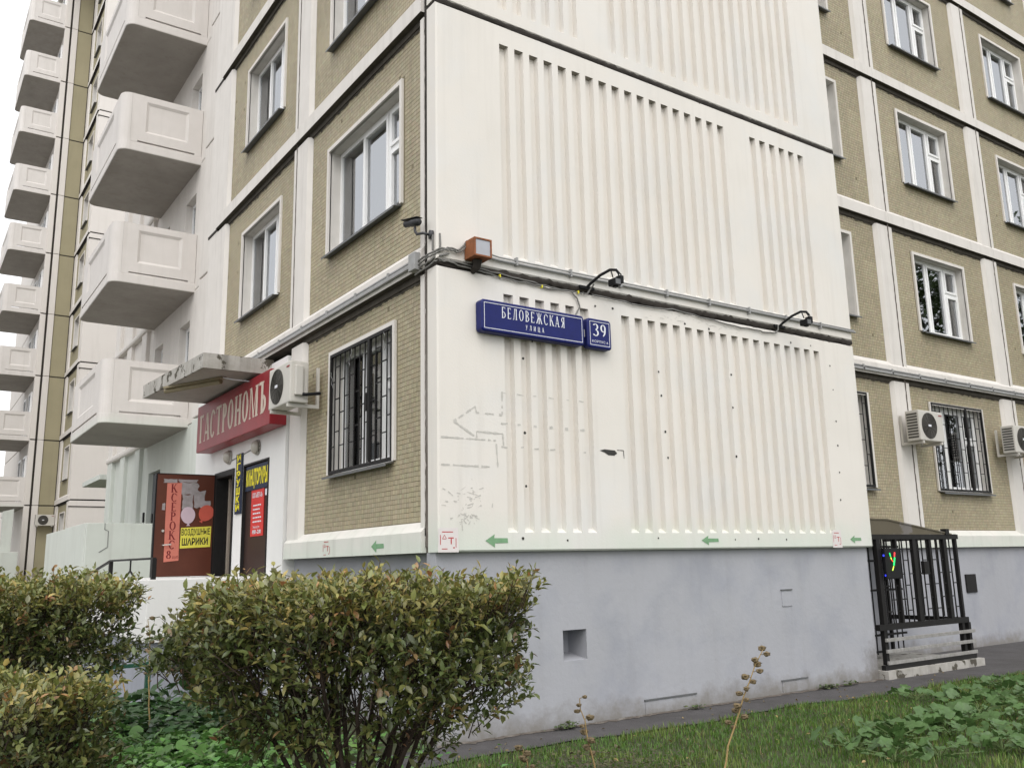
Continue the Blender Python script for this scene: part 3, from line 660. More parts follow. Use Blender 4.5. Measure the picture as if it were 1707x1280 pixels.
# shop front: plastered wall with two door openings
b = MB(); xs_ = -.03; dz = -.2
b.plate([3.83, 4.40, 5.43, 5.85, 6.78, 7.94], [GZ, dz, 1.335, 2.60], [(4.40, 5.43, dz, 1.335), (5.85, 6.78, dz, 1.335)], lambda u, v: (xs_, u, v))
for a, e, dd in ((4.40, 5.43, .06), (5.85, 6.78, .25)):
    for q in (((a, dz), (a, 1.335)), ((a, 1.335), (e, 1.335)), ((e, 1.335), (e, dz))): b.quad((xs_, *q[0]), (xs_, *q[1]), (xs_ + dd, *q[1]), (xs_ + dd, *q[0]))
b.quad((xs_, 3.83, GZ), (.15, 3.83, GZ), (.15, 3.83, 2.6), (xs_, 3.83, 2.6)); b.quad((xs_, 3.83, 2.6), (xs_, 7.94, 2.6), (.1, 7.94, 2.6), (.1, 3.83, 2.6)); b.quad((xs_, 7.94, GZ), (.6, 7.94, GZ), (.6, 7.94, 2.6), (xs_, 7.94, 2.6))
part('shop_front_wall', b, M_SHOPW, bld)
b = MB()
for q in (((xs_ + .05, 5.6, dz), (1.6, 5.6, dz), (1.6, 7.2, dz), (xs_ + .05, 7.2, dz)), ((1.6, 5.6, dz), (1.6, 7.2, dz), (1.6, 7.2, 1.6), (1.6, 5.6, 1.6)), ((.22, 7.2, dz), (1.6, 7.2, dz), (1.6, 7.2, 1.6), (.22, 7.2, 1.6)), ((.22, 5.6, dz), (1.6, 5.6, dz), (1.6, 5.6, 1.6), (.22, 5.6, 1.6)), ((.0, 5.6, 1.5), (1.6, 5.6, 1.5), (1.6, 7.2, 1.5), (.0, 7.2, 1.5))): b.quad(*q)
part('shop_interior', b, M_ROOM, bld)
b = MB(); b.box((xs_ + .03, 4.43, dz + .01), (xs_ + .055, 5.40, 1.31)); d2 = part('door', b, M_DOOR2, bld, label='closed dark brown door covered with signs')
b = MB()
for a in ((4.40, 4.43), (5.40, 5.43)): b.box((xs_ - .012, a[0], dz), (xs_ + .06, a[1], 1.335))
b.box((xs_ - .012, 4.43, 1.31), (xs_ + .06, 5.40, 1.335)); part('door_frame', b, M_DARKMET, d2)
b = MB()
b.box((xs_ - .02, 6.66, dz), (xs_ + .16, 6.78, 1.335)); b.box((xs_ - .02, 5.85, dz), (xs_ + .2, 5.89, 1.335)); b.box((xs_ - .02, 5.89, 1.25), (xs_ + .2, 6.66, 1.335)); part('door_frame', b, M_DARKMET, bld)
b = MB(); b.box((.13, 6.60, dz + .01), (.95, 6.645, 1.26), ch=.006); part('inner_door', b, mat('beige_inner_door', (.34, .29, .24), .6, .15, 4), bld)
b = MB(); b.box((-.90, 6.735, dz + .01), (-.04, 6.785, 1.305), 0, ch=.006); lf = part('door', b, M_DOOR, bld, label='open brown steel shop door with posters')
b = MB(); b.box((-.915, 6.728, dz + .005), (-.895, 6.79, 1.312)); b.box((-.895, 6.728, 1.305), (-.04, 6.79, 1.315)); b.box((-.06, 6.726, dz + .005), (-.035, 6.79, 1.31)); part('door_edge', b, M_BLACK, lf)
b = MB(); b.tube([(-.78, 6.735, .265), (-.78, 6.69, .265), (-.66, 6.685, .275)], .011); M_CHROME = mat('chrome', (.75, .74, .70), .2, 0, metal=.9); part('door_handle', b, M_CHROME, lf)
b = MB(); b.tube([(-.78, 6.736, .47), (-.78, 6.715, .47)], .02, n=10); part('door_lock', b, M_CHROME, lf)

# ------------------------------------------------------------------ the far apartment building
fb = thing('apartment_building', 'distant tall apartment building with stepped facade and small balconies', 'building', (4, 40, GZ))
FXW, FY0, FY1 = 1.6, 32.0, 35.7
FK = range(1, 11)
MF = [M_FAR, M_TAN, M_SEAL, M_REVEAL]
panel_col('F', 3.60, .55, .55, ((1.2, 2.4, .95, 2.3), (1.2, 2.4, .95, 2.3)), lambda k: (FXW, FY1 - .05, floor_z(k) + .03), LR, FK, lambda k: k, tiles=False, mats=MF, parent=fb)
for k in FK:
    z0, z1 = (GZ if k == 1 else floor_z(k) + .05), floor_z(k + 1) + .0
    b = MB(); b.box((FXW + .02, FY0, z0), (FXW + 9, FY0 + .3, z1), ch=.02); part('end_panel', b, M_FAR, fb)
    b = MB(); b.box((.98, FY1, z0), (FXW + .02, FY1 + .2, z1), ch=.015); part('tan_panel', b, M_TAN, fb)
    b = MB(); b.box((.72, FY1 - .05, z0 - .01), (.965, FY1 + .2, z1 + .02), ch=.015); part('corner_strip', b, M_FAR, fb)
    b = MB(); b.box((.42, FY1 - .03, z0), (.635, FY1 + .3, z1), ch=.015); part('corner_strip', b, M_FAR, fb)
    b = MB(); b.box((.47, FY1 + .3, z0), (.7, 46.3, z1)); part('wall_panel', b, M_FAR, fb)
    if k > 1:
        for y in (37.2, 38.9): put_window(bay_w := globals().setdefault('far_bay', window_set('fb', .9, 2.0, [(1, 0, 1)], (0, 1, .02, 0))), fb, Vector((.40, y, z0 + .15)) - org(fb), LR)
    b = MB()
    if k > 1 and k < 10: b.box((FXW - .012, FY0 - .02, z0 - .30), (FXW + 9, FY0 + .05, z0 - .265)); b.box((FXW + .03, FY0 + .02, z0 - .06), (FXW + 8.9, FY0 + .2, z0 + .01)) if k == 2 else None
    b.box((FXW + .03, FY0 + .02, z0 - .05), (FXW + 8.9, FY0 + .28, z0 + .02)); b.box((.45, FY1 + .012, z0 - .05), (FXW, FY1 + .2, z0 + .02)); part('joint_sealant', b, M_SEAL, fb)
b = MB(); b.box((.64, FY1 - .01, 0), (.71, FY1 + .1, 28)); b.box((FXW - .025, FY1 - .02, 0), (FXW + .03, FY1 + .05, 28)); part('joint_sealant', b, M_SEAL, fb)
b = MB(); b.box((FXW + .6, FY0 + .2, GZ), (FXW + 9, 46, 27.9)); b.box((.75, FY1 + .1, GZ), (FXW + 3, 46, 27.9)); part('core', b, M_FAR, fb)
b = MB(); b.box((.3, FY0 - .2, 27.95), (FXW + 9.2, 46.5, 28.3)); part('roof', b, M_OLD, fb)
fbal = balcony_meshes(-1.06, .47, 35.76, 39.8)
for k in range(9): put_balcony(fbal, fb, 2.70 + HF * k)

# far entrance pieces seen low behind the parapet
t = thing('entrance_porch', 'far porch with slanted white column and low wall by distant block', 'porch', (-.2, 35, GZ))
b = MB(); b.prism([(-.34, GZ), (-.02, GZ), (.0, 2.55), (-.38, 2.45)], 34.9, 35.2, lambda x, z, q: (x, q, z)); part('column', b, M_MINT, t)
b = MB(); b.box((-2.4, 34.6, GZ), (.25, 34.8, .8), ch=.02); part('low_wall', b, M_MINT, t)

# ------------------------------------------------------------------ entrance canopies
b = MB(); P = [(.0, 4.44), (-.94, 4.44), (-1.11, 7.02), (.0, 7.02)]
b.prism(P, 2.46, 2.66, lambda x, y, z: (x, y, z)); 
t = thing('entrance_canopy', 'stained concrete canopy slab over the red shop sign', 'canopy', (0, 5.7, 2.46))
me = b.mesh('slab', [M_OLD], False, Vector((0, 5.7, 2.46))); put('slab', me, t)
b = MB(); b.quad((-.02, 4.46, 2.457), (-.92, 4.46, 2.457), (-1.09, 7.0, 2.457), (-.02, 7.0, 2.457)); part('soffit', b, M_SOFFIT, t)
b = MB(); b.tube([(-1.02, 6.0, 2.405), (-.55, 4.95, 2.405)], .035, n=8); b.bar((-1.03, 5.95, 2.443), (-.54, 4.85, 2.443), .09, .03)
single('tube_lamp', b, mat('yellowed_lamp_cover', (.24, .20, .12), .5, .2, 9), 'yellowed fluorescent tube lamp under the concrete canopy', 'lamp', (-.8, 5.4, 2.42))
b = MB(); b.tube([(-.56, 4.85, 2.44), (-.45, 4.72, 2.40), (-.25, 4.65, 2.38), (-.05, 4.6, 2.44)], .008, n=6); single('lamp_cable', b, M_INK, 'thin white cable looping under the concrete canopy', 'cable', (-.3, 4.7, 2.42))
b = MB(); b.box((.42, 19.0, 2.36), (2.4, 21.6, 2.50), ch=.01); single('entrance_canopy', b, M_MINT, 'small pale canopy beyond the mint wall', 'canopy', (1, 20, 2.36))

# ------------------------------------------------------------------ shop sign and door signs
t = thing('shop_sign', 'red box sign with cream lettering above the shop door', 'sign', (-.12, 5.4, 1.68))
sx0, sx1, sz0, sz1 = -.26, -.035, 1.68, 2.40
b = MB(); b.box((sx0, 3.80, sz0), (sx1, 7.10, sz1), ch=.012); part('sign_box', b, M_RED, t)
b = MB(); vs, fs, w = serif('ГАСТРОНОМЪ', 1, gap=.10, T=.22, H=.10)
k = 3.06 / w; vs = [(x * k, y * .42 + (.05 * (x * k / 3.06)), z) for x, y, z in vs]
lay(b, vs, fs, (sx0, 6.95, sz0 + .13), (0, -1, 0), (0, 0, 1), (-1, 0, 0)); part('lettering', b, M_CREAM, t)

def wall_lettering(b, body, size, y_start, z, x, width=None, bold=.0, nudge=.003):
    vs, fs, w = sans(body, size, 1, bold); k = (width / w) if width else 1
    lay(b, [(a * k, c) for a, c in vs], fs, (x, y_start, z), (0, -1, 0), (0, 0, 1), (-1, 0, 0), nudge)
t = thing('vertical_banner', 'narrow navy vertical banner with yellow letters between doors', 'banner', (-.04, 5.55, 1.1))
b = MB(); b.box((-.052, 5.47, .66), (-.032, 5.735, 1.515)); part('banner_board', b, M_NAVY, t)
b = MB()
for i, ch in enumerate('ИГРУШКИ'): wall_lettering(b, ch, .125, 5.69, 1.405 - i * .117, -.052, .17, .006)
part('lettering', b, M_YINK, t)
t = thing('door_banner', 'navy banner with tall yellow letters on the dark door', 'banner', (-.03, 4.9, 1.1))
b = MB(); b.box((-.020, 4.44, .955), (-.003, 5.37, 1.295)); part('banner_board', b, M_NAVY, t)
b = MB(); vs, fs, w = sans('КАНЦТОВАРЫ', .28, 1, .012); kk = .86 / w; lay(b, [(a * kk, c * 1.0) for a, c in vs], fs, (-.020, 5.34, 1.03), (0, -1, 0), (0, 0, 1), (-1, 0, 0), .003); part('lettering', b, M_YINK, t)
t = thing('red_notice', 'red paper notice with white print on the dark door', 'notice', (-.02, 4.88, .65))
b = MB(); b.box((-.012, 4.63, .325), (-.003, 5.13, .95)); part('paper', b, M_NOTICE, t)
b = MB(); wall_lettering(b, 'ООО «ВЕГА-3»', .09, 5.08, .845, -.012, .40, .002)
rg = random.Random(3)
for i in range(5):
    y = 5.04
    for j in range(5):
        w_ = rg.uniform(.03, .08); y1_ = y - w_
        b.quad((-.0145, y, .73 - i * .055), (-.0145, y1_, .73 - i * .055), (-.0145, y1_, .748 - i * .055), (-.0145, y, .748 - i * .055)); y = y1_ - .012
        if y < 4.75: break
wall_lettering(b, 'Режим работы', .05, 5.02, .43, -.012, .26); wall_lettering(b, '09:00 - 22:00', .07, 5.04, .36, -.012, .34, .002); part('lettering', b, M_INK, t)
b = MB(); b.box((-.012, 4.47, .85), (-.003, 4.58, .935)); single('paper_sticker', b, M_INK, 'tiny white sticker at the edge of the dark door', 'sticker', (-.01, 4.52, .89))

# posters on the open leaf (faces -y at y = 6.735)
PY = 6.735
def leafp(mb, pts, e=.003): mb.poly([(x, PY - e, z) for x, z in pts])
t = thing('vertical_poster', 'salmon vertical poster with dark letters on the open door', 'poster', (-.64, PY, .6))
b = MB(); b.prism([(-.75, 1.17), (-.54, 1.18), (-.545, .6), (-.535, .04), (-.745, .02), (-.752, .6)], PY - .005, PY - .001, lambda x, z, y: (x, y, z)); part('paper', b, M_PINK, t)
b = MB()
for i, ch in enumerate('КСЕРОКС8'):
    vs, fs, w = serif(ch, .125 if ch != '8' else .115, gap=0); cx = -.645 - (.035 if ch == '8' else 0)
    x0 = min(v[0] for v in vs); x1 = max(v[0] for v in vs); lay(b, [(v[0] - (x0 + x1) / 2, v[1], v[2]) for v in vs], fs, (cx, PY - .005, 1.035 - i * .138), (1, 0, 0), (0, 0, 1), (0, -1, 0), .002)
vs, fs, w = sans('руб', .05); lay(b, vs, fs, (-.625, PY - .005, .075), (1, 0, 0), (0, 0, 1), (0, -1, 0), .002); part('lettering', b, M_DKRED, t)
t = thing('yellow_poster', 'yellow poster with bold black letters on the open door', 'poster', (-.3, PY, .36))
b = MB(); b.prism([(-.525, .215), (-.085, .235), (-.08, .54), (-.52, .515)], PY - .0065, PY - .001, lambda x, z, y: (x, y, z)); part('paper', b, M_YEL, t)
b = MB()
for body, z, wd, bo, sz in (('ВОЗДУШНЫЕ', .405, .415, .0015, .125), ('ШАРИКИ', .26, .38, .004, .135)):
    vs, fs, w = sans(body, sz, 1, bo); kk = wd / w; lay(b, [(a * kk, c + .04 * a * kk) for a, c in vs], fs, (-.512 + (.01 if wd < .4 else 0), PY - .0065, z), (1, 0, 0), (0, 0, 1), (0, -1, 0), .002)
part('lettering', b, M_BLKINK, t)
def balloon(cx, cz, rx, rz_, tilt, name, m, label, y):
    pts = [(rx * math.cos(a) * (1 - .12 * max(0, -math.sin(a))), rz_ * math.sin(a)) for a in [i * 2 * math.pi / 28 for i in range(28)]]
    i = min(range(28), key=lambda j: pts[j][1]); pts[i:i + 1] = [(-.008, -rz_), (-.028, -rz_ - .03), (.024, -rz_ - .03), (.008, -rz_)]
    c0, s0 = math.cos(tilt), math.sin(tilt); b = MB(); b.prism([(cx + x * c0 - z * s0, cz + x * s0 + z * c0) for x, z in pts], PY - y, PY - .001, lambda x, z, q: (x, q, z))
    single(name, b, m, label, 'cutout', (cx, PY, cz))
balloon(-.43, .70, .105, .125, R(4), 'balloon_cutout', M_LILAC, 'lilac balloon cutout on the open door', .008)
balloon(-.165, .735, .11, .125, R(-28), 'balloon_cutout', M_REDB, 'red balloon cutout on the open door', .0085)
tp = thing('paper_remains', 'torn grey paper remains on top of the open door', 'paper', (-.4, PY, 1.0)); rg = random.Random(8)
for (x0, x1, z0, z1) in ((-.57, -.28, 1.0, 1.20), (-.53, -.36, .78, 1.02), (-.36, -.18, .80, 1.08), (-.25, -.10, .80, .93), (-.60, -.30, 1.19, 1.235), (-.81, -.76, .77, .88), (-.81, -.60, 1.175, 1.235)):
    pts = []
    for i in range(16):
        a = i * 2 * math.pi / 16; q = max(abs(math.cos(a)), abs(math.sin(a))); k = (1 / q) * rg.uniform(.78, 1.0); pts.append(((x0 + x1) / 2 + (x1 - x0) / 2 * math.cos(a) * k, (z0 + z1) / 2 + (z1 - z0) / 2 * math.sin(a) * k))
    b = MB(); leafp(b, pts, .0015 + rg.random() * .001); part('paper_scrap', b, M_PAPER, tp)

# round wall lamps above the doors
for y, lb in ((6.10, 'round dirty wall lamp above the open doorway'), (4.86, 'round dirty wall lamp below the air conditioner')):
    t = thing('wall_lamp', lb, 'lamp', (-.03, y, 1.52), 0, 'round lamps above the shop doors')
    b = MB(); b.tube([(-.032, y, 1.52), (-.06, y, 1.52)], .105, n=20); part('base', b, M_OLD, t, True)
    b = MB(); b.tube([(-.06 - .075 * math.sin(a), y, 1.52) for a in [i * math.pi / 2 / 6 for i in range(7)]], [.092 * math.cos(i * math.pi / 2 / 6) + .004 for i in range(7)], n=20); part('lamp_shade', b, mat('milky_lamp_glass', (.40, .375, .33), .3, .15, 20), t, True)
b = MB(); b.tube([(-.035, 6.0, 1.46), (-.035, 5.4, 1.50), (-.035, 4.95, 1.53)], .008, n=6); single('lamp_wire', b, M_CABLE, 'thin wire between the two round lamps', 'wire', (-.035, 5.4, 1.5))

# ------------------------------------------------------------------ street plates
def enamel_plate(name, label, x0, x1, z0, z1, depth):
    t = thing(name, label, 'sign', ((x0 + x1) / 2, -depth / 2, z0)); r_ = .035
    b = MB(); prof = []
    for cx, cz, a0 in ((x1 - r_, z1 - r_, 0), (x0 + r_, z1 - r_, 90), (x0 + r_, z0 + r_, 180), (x1 - r_, z0 + r_, 270)):
        prof += [(cx + r_ * math.cos(R(a0 + i * 22.5)), cz + r_ * math.sin(R(a0 + i * 22.5))) for i in range(5)]
    cx, cz = (x0 + x1) / 2, (z0 + z1) / 2; inn = [(cx + (x - cx) * (1 - .012 / abs(x1 - cx)), cz + (z - cz) * (1 - .012 / abs(z1 - cz))) for x, z in prof]
    n = len(prof); yf, yb = -depth, -.012
    b.add([(x, yb, z) for x, z in prof] + [(x, yf + .012, z) for x, z in prof] + [(x, yf, z) for x, z in inn], [(j * n + i, j * n + (i + 1) % n, j * n + n + (i + 1) % n, j * n + n + i) for j in (0, 1) for i in range(n)] + [tuple(range(2 * n, 3 * n)), tuple(range(n))])
    part('sign_box', b, M_BLUE, t)
    b = MB(); i_ = .03; w_ = .006
    for a, c in (((x0 + i_, z0 + i_), (x1 - i_, z0 + i_ + w_)), ((x0 + i_, z1 - i_ - w_), (x1 - i_, z1 - i_)), ((x0 + i_, z0 + i_ + w_), (x0 + i_ + w_, z1 - i_ - w_)), ((x1 - i_ - w_, z0 + i_ + w_), (x1 - i_, z1 - i_ - w_))): b.quad((a[0], yf - .0015, a[1]), (c[0], yf - .0015, a[1]), (c[0], yf - .0015, c[1]), (a[0], yf - .0015, c[1]))
    part('border', b, M_INK, t); return t, yf
t, yf = enamel_plate('street_sign', 'long blue street name sign with white letters on ribbed wall', .425, 1.70, 2.085, 2.405, .11)
b = MB(); vs, fs, w = serif('БЕЛОВЕЖСКАЯ', .112, .86, gap=.26, T=.135, H=.055, S=.04); k = .80 / w; lay(b, [(v[0] * k, v[1], v[2]) for v in vs], fs, (1.06 - .40, yf, 2.24), (1, 0, 0), (0, 0, 1), (0, -1, 0), .0015)
vs, fs, w = serif('УЛИЦА', .05, .95, gap=.62, T=.15, H=.09, S=.03); k = .25 / w; lay(b, [(v[0] * k, v[1], v[2]) for v in vs], fs, (1.06 - .115, yf, 2.155), (1, 0, 0), (0, 0, 1), (0, -1, 0), .0015); part('lettering', b, M_INK, t)
b = MB(); b.box((1.705, -.06, 2.20), (1.745, -.02, 2.28)); b.box((.6, -.012, 2.15), (1.6, 0, 2.35)); part('bracket', b, M_GREYMET, t)
t, yf = enamel_plate('house_number_plate', 'small square blue house number plate beside the street sign', 1.755, 2.085, 2.085, 2.405, .095)
b = MB(); vs, fs, w = serif('39', .135, .95, gap=.12, T=.17); lay(b, vs, fs, (1.92 - w / 2 + .008, yf, 2.215), (1, 0, 0), (0, 0, 1), (0, -1, 0), .0015)
vs, fs, w = sans('КОРПУС 6', .036, 1.25); lay(b, vs, fs, (1.92 - w / 2, yf, 2.145), (1, 0, 0), (0, 0, 1), (0, -1, 0), .0015); part('lettering', b, M_INK, t)
b = MB(); b.box((1.82, -.015, 2.15), (2.02, 0, 2.34)); part('bracket', b, M_GREYMET, t)

# ------------------------------------------------------------------ lamps, camera and cables on the end wall
t = thing('floodlight', 'square rusty orange floodlight with pale glass at wall corner', 'lamp', (.38, -.06, 2.80))
b = MB(); 
for q in (((.30, -.20, 2.795), (.50, -.02, 2.81)), ((.30, -.20, 2.965), (.50, -.02, 2.98)), ((.30, -.20, 2.81), (.316, -.02, 2.965)), ((.484, -.20, 2.81), (.50, -.02, 2.965)), ((.31, -.02, 2.80), (.49, 0.0, 2.97))): b.box(*q)
part('housing', b, M_RUST, t)
b = MB(); b.box((.316, -.192, 2.812), (.484, -.18, 2.963)); part('lens', b, M_LENS, t)
b = MB(); b.tube([(.40, -.09, 2.795), (.40, -.07, 2.72), (.40, 0, 2.70)], [.05, .04, .03], n=10); part('bracket', b, M_SEAL, t)
def spot(x, lb):
    t = thing('clamp_spotlight', lb, 'lamp', (x, -.1, 2.78), 0, 'black spotlights on bent arms')
    b = MB(); b.tube([(x - .10, -.012, 2.76), (x - .08, -.06, 2.80), (x - .03, -.16, 2.87), (x + .03, -.26, 2.915), (x + .07, -.31, 2.905), (x + .095, -.33, 2.86)], .016, n=8); b.box((x - .20, -.03, 2.745), (x + .0, 0, 2.775)); part('arm', b, M_BLACK, t, False)
    b = MB(); b.tube([(x + .03, -.27, 2.91), (x + .03, -.30, 2.82)], .007); b.tube([(x + .085, -.32, 2.89), (x + .10, -.32, 2.80)], .007); b.tube([(x + .075, -.31, 2.90), (x + .135, -.31, 2.87), (x + .14, -.31, 2.79)], .007); part('yoke', b, M_BLACK, t)
    b = MB(); b.box((x + .0, -.36, 2.725), (x + .09, -.25, 2.80), ch=.01); b.box((x + .085, -.35, 2.76), (x + .14, -.27, 2.845), ch=.01); b.box((x + .03, -.33, 2.71), (x + .07, -.29, 2.73)); part('head', b, M_BLACK, t)
    b = MB(); b.box((x + .012, -.362, 2.735), (x + .078, -.358, 2.79)); part('lens', b, M_TIN, t)
spot(1.93, 'black clamp spotlight just above the house number plate'); spot(5.08, 'black clamp spotlight near the far end of ribbed wall')
t = thing('security_camera', 'dark grey security camera on bracket at building corner', 'camera', (-.05, .1, 3.0))
b = MB(); b.tube([(.005, .09, 3.03), (-.03, .10, 3.03)], .045, n=14); b.tube([(-.03, .10, 3.03), (-.08, .13, 3.045), (-.11, .20, 3.05), (-.12, .22, 3.09), (-.12, .22, 3.13)], .014, n=8); part('bracket', b, mat('dark_grey_plastic', (.05, .05, .055), .45, .1, 9), t, True)
b = MB(); p0, p1 = Vector((-.105, .15, 3.165)), Vector((-.15, .36, 3.195)); dv = p1 - p0
b.tube([p0, p0 + dv * .1, p0 + dv * .55, p0 + dv * .56, p1], [.026, .038, .038, .032, .032], n=14); part('body', b, mat('camera_body', (.035, .035, .038), .5, .1, 9, spec=.25), t, True)
b = MB(); b.bar(p0 + Vector((0, 0, .044)), p1 + dv * .16 + Vector((0, 0, .042)), .07, .006); part('sun_shield', b, M_BLACK, t)
b = MB(); b.tube([(.03, -.004, 3.02), (.03, -.012, 2.9), (.02, -.012, 2.83)], .010, n=6); b.tube([(-.012, .06, 3.02), (-.012, .06, 2.86)], .012, n=6); single('camera_cable', b, M_CABLE, 'cable dropping from the security camera at the corner', 'cable', (0, 0, 2.9))
def wavy(pts, amp, seed, n=6):
    rg = random.Random(seed); out = []
    for a, c in zip(pts[:-1], pts[1:]):
        for i in range(n): p = Vector(a).lerp(Vector(c), i / n); out.append(p + Vector((0, 0, rg.gauss(0, amp))))
    return out + [Vector(pts[-1])]
b = MB(); b.tube([(.56, -.024, 2.90), (.60, -.024, 2.868), (.72, -.024, 2.862), (WE + .04, -.024, 2.892)], .015, n=8); b.tube([(.54, -.03, 2.92), (.585, -.03, 2.905), (.70, -.03, 2.892), (WE + .03, -.02, 2.918)], .008, n=6)
for x in np.arange(.9, 6.5, .7): b.box((x, -.046, 2.84), (x + .02, 0, 2.925))
single('conduit', b, M_GREYMET, 'straight grey conduit along the ribbed wall joint', 'conduit', (3, -.02, 2.88))
b = MB(); b.tube(wavy([(-.06, .33, 2.80), (-.04, .1, 2.83), (.02, -.025, 2.86), (.14, -.03, 2.885), (.22, -.03, 2.875), (.27, -.03, 2.92), (.32, -.03, 2.99)], .003, 2), .010, n=7); b.tube(wavy([(-.06, .33, 2.76), (-.04, .1, 2.80), (.02, -.03, 2.835), (.12, -.03, 2.865), (.22, -.03, 2.855), (.275, -.035, 2.89), (.34, -.03, 2.975)], .003, 4), .009, n=7); b.tube(wavy([(-.05, .3, 2.74), (-.01, .05, 2.78), (.05, -.02, 2.80), (.12, -.02, 2.83)], .004, 5), .010, n=6)
single('cable_bundle', b, M_CABLE, 'bundle of grey cables wrapping the building corner to the floodlight', 'cable', (0, 0, 2.8))
b = MB(); b.tube(wavy([(-.06, .33, 2.68), (-.015, .02, 2.735), (.06, -.02, 2.748), (.30, -.02, 2.728), (.75, -.02, 2.685), (1.3, -.02, 2.67), (1.72, -.02, 2.69), (1.83, -.02, 2.69), (1.86, -.03, 2.74), (1.90, -.06, 2.80)], .006, 7), .0085, n=7)
b.tube(wavy([(.02, -.015, 2.76), (.5, -.02, 2.735), (.8, -.02, 2.72), (1.2, -.022, 2.70), (1.62, -.022, 2.68), (1.69, -.022, 2.62), (1.72, -.022, 2.53), (1.66, -.03, 2.44), (1.64, -.05, 2.40)], .005, 9), .008, n=7)
b.tube(wavy([(1.9, -.02, 2.70), (2.6, -.02, 2.68), (3.2, -.02, 2.70), (3.9, -.02, 2.665), (4.6, -.02, 2.64), (4.88, -.02, 2.66), (4.93, -.03, 2.70), (4.94, -.03, 2.77)], .006, 10), .009, n=7)
single('loose_cable', b, M_CABLE, 'sagging loose cable along the dark joint to the blue sign', 'cable', (2, -.02, 2.7))
for x, z in ((.70, 2.70), (1.22, 2.675), (1.70, 2.69)):
    b = MB(); b.box((x, -.034, z - .015), (x + .012, -.008, z + .015)); single('cable_tie', b, M_YINK, {.70: 'yellow cable tie nearest the floodlight', 1.22: 'yellow cable tie over the middle of the blue sign', 1.70: 'yellow cable tie where the cable drops to the blue sign'}[x], 'tie', (x, -.02, z))
# trunking along both tiled facades
b = MB(); b.box((-.075, .36, 2.775), (-.022, 7.6, 2.815)); b.tube([(-.045, .3, 2.845), (-.045, 7.7, 2.845)], .016, n=7); b.box((-.10, .27, 2.72), (-.02, .40, 2.90), ch=.008)
for y in np.arange(.9, 7.5, .8): b.box((-.07, y, 2.77), (-.02, y + .03, 2.865))
single('cable_trunking', b, M_GREYMET, 'long grey cable trunking along shop side band', 'conduit', (-.04, 4, 2.8))
b = MB(); b.box((6.56, 1.225, 2.835), (20, 1.278, 2.875)); b.tube([(6.56, 1.25, 2.905), (20, 1.25, 2.905)], .016, n=7)
for x in np.arange(7, 20, .8): b.box((x, 1.225, 2.83), (x + .03, 1.28, 2.925))
single('cable_trunking', b, M_GREYMET, 'long grey cable trunking above the barred side windows', 'conduit', (13, 1.25, 2.85))

# ------------------------------------------------------------------ window grilles
def grille(lb, w, h, loc, rz, mullion):
    t = thing('window_grille', lb, 'grille', loc, rz, 'iron window grilles')
    def P(b, name): put(name, b.mesh(name, M_DARKMET), t)
    b = MB(); F = .035
    for q in (((0, 0), (w, F)), ((0, h - F), (w, h)), ((0, F), (F, h - F)), ((w - F, F), (w, h - F))): b.box((q[0][0], -.015, q[0][1]), (q[1][0], .015, q[1][1]))
    mu = w * mullion; b.box((mu - .025, -.022, F), (mu + .025, .012, h - F)); b.box((mu - .06, -.03, h * .42), (mu - .02, .0, h * .56)); P(b, 'frame')
    n = 12; st = w / n
    for i in range(1, n):
        x = st * i
        if abs(x - mu) < .04: continue
        b = MB(); b.box((x - .006, -.006, F), (x + .006, .006, h - F)); P(b, 'bar')
    b = MB(); b.box((.006, -.005, -.006), (st - .006, .005, .006)); tb = b.mesh('tie_bar', M_DARKMET)
    for i in range(n):
        for j in range(3):
            z = h * (.22 + .27 * j + (.12 if i % 2 else 0))
            if z < h - .1: put('tie_bar', tb, t, (st * i, 0, z))
    return t
gm = grille('dark iron grille over the window beside the shop', 1.60, 1.41, (.045, 2.60, .935), LR, .66)
b = MB(); rg = random.Random(4)
for (u, z) in ((.05, 1.2), (.62, 1.36), (1.42, 1.37), (1.05, .06)):
    p = [Vector((u, -.02, z))]
    for i in range(9): p.append(p[-1] + Vector((rg.gauss(0, .02), rg.gauss(0, .004), -.022 if z > .5 else rg.gauss(0, .015))))
    b.tube(p, .003, n=5)
put('tangled_wire', b.mesh('tangled_wire', M_GREYMET), gm)
grille('dark iron grille over the barred window right of the air conditioner', 1.68, 1.53, (10.62, 1.345, .955), 0., .66)
grille('dark iron grille half hidden behind the ribbed wall corner', 1.60, 1.53, (7.17, 1.345, .955), 0., .66)
grille('dark iron grille at the right edge past the second air conditioner', 1.68, 1.53, (14.23, 1.345, .955), 0., .66)

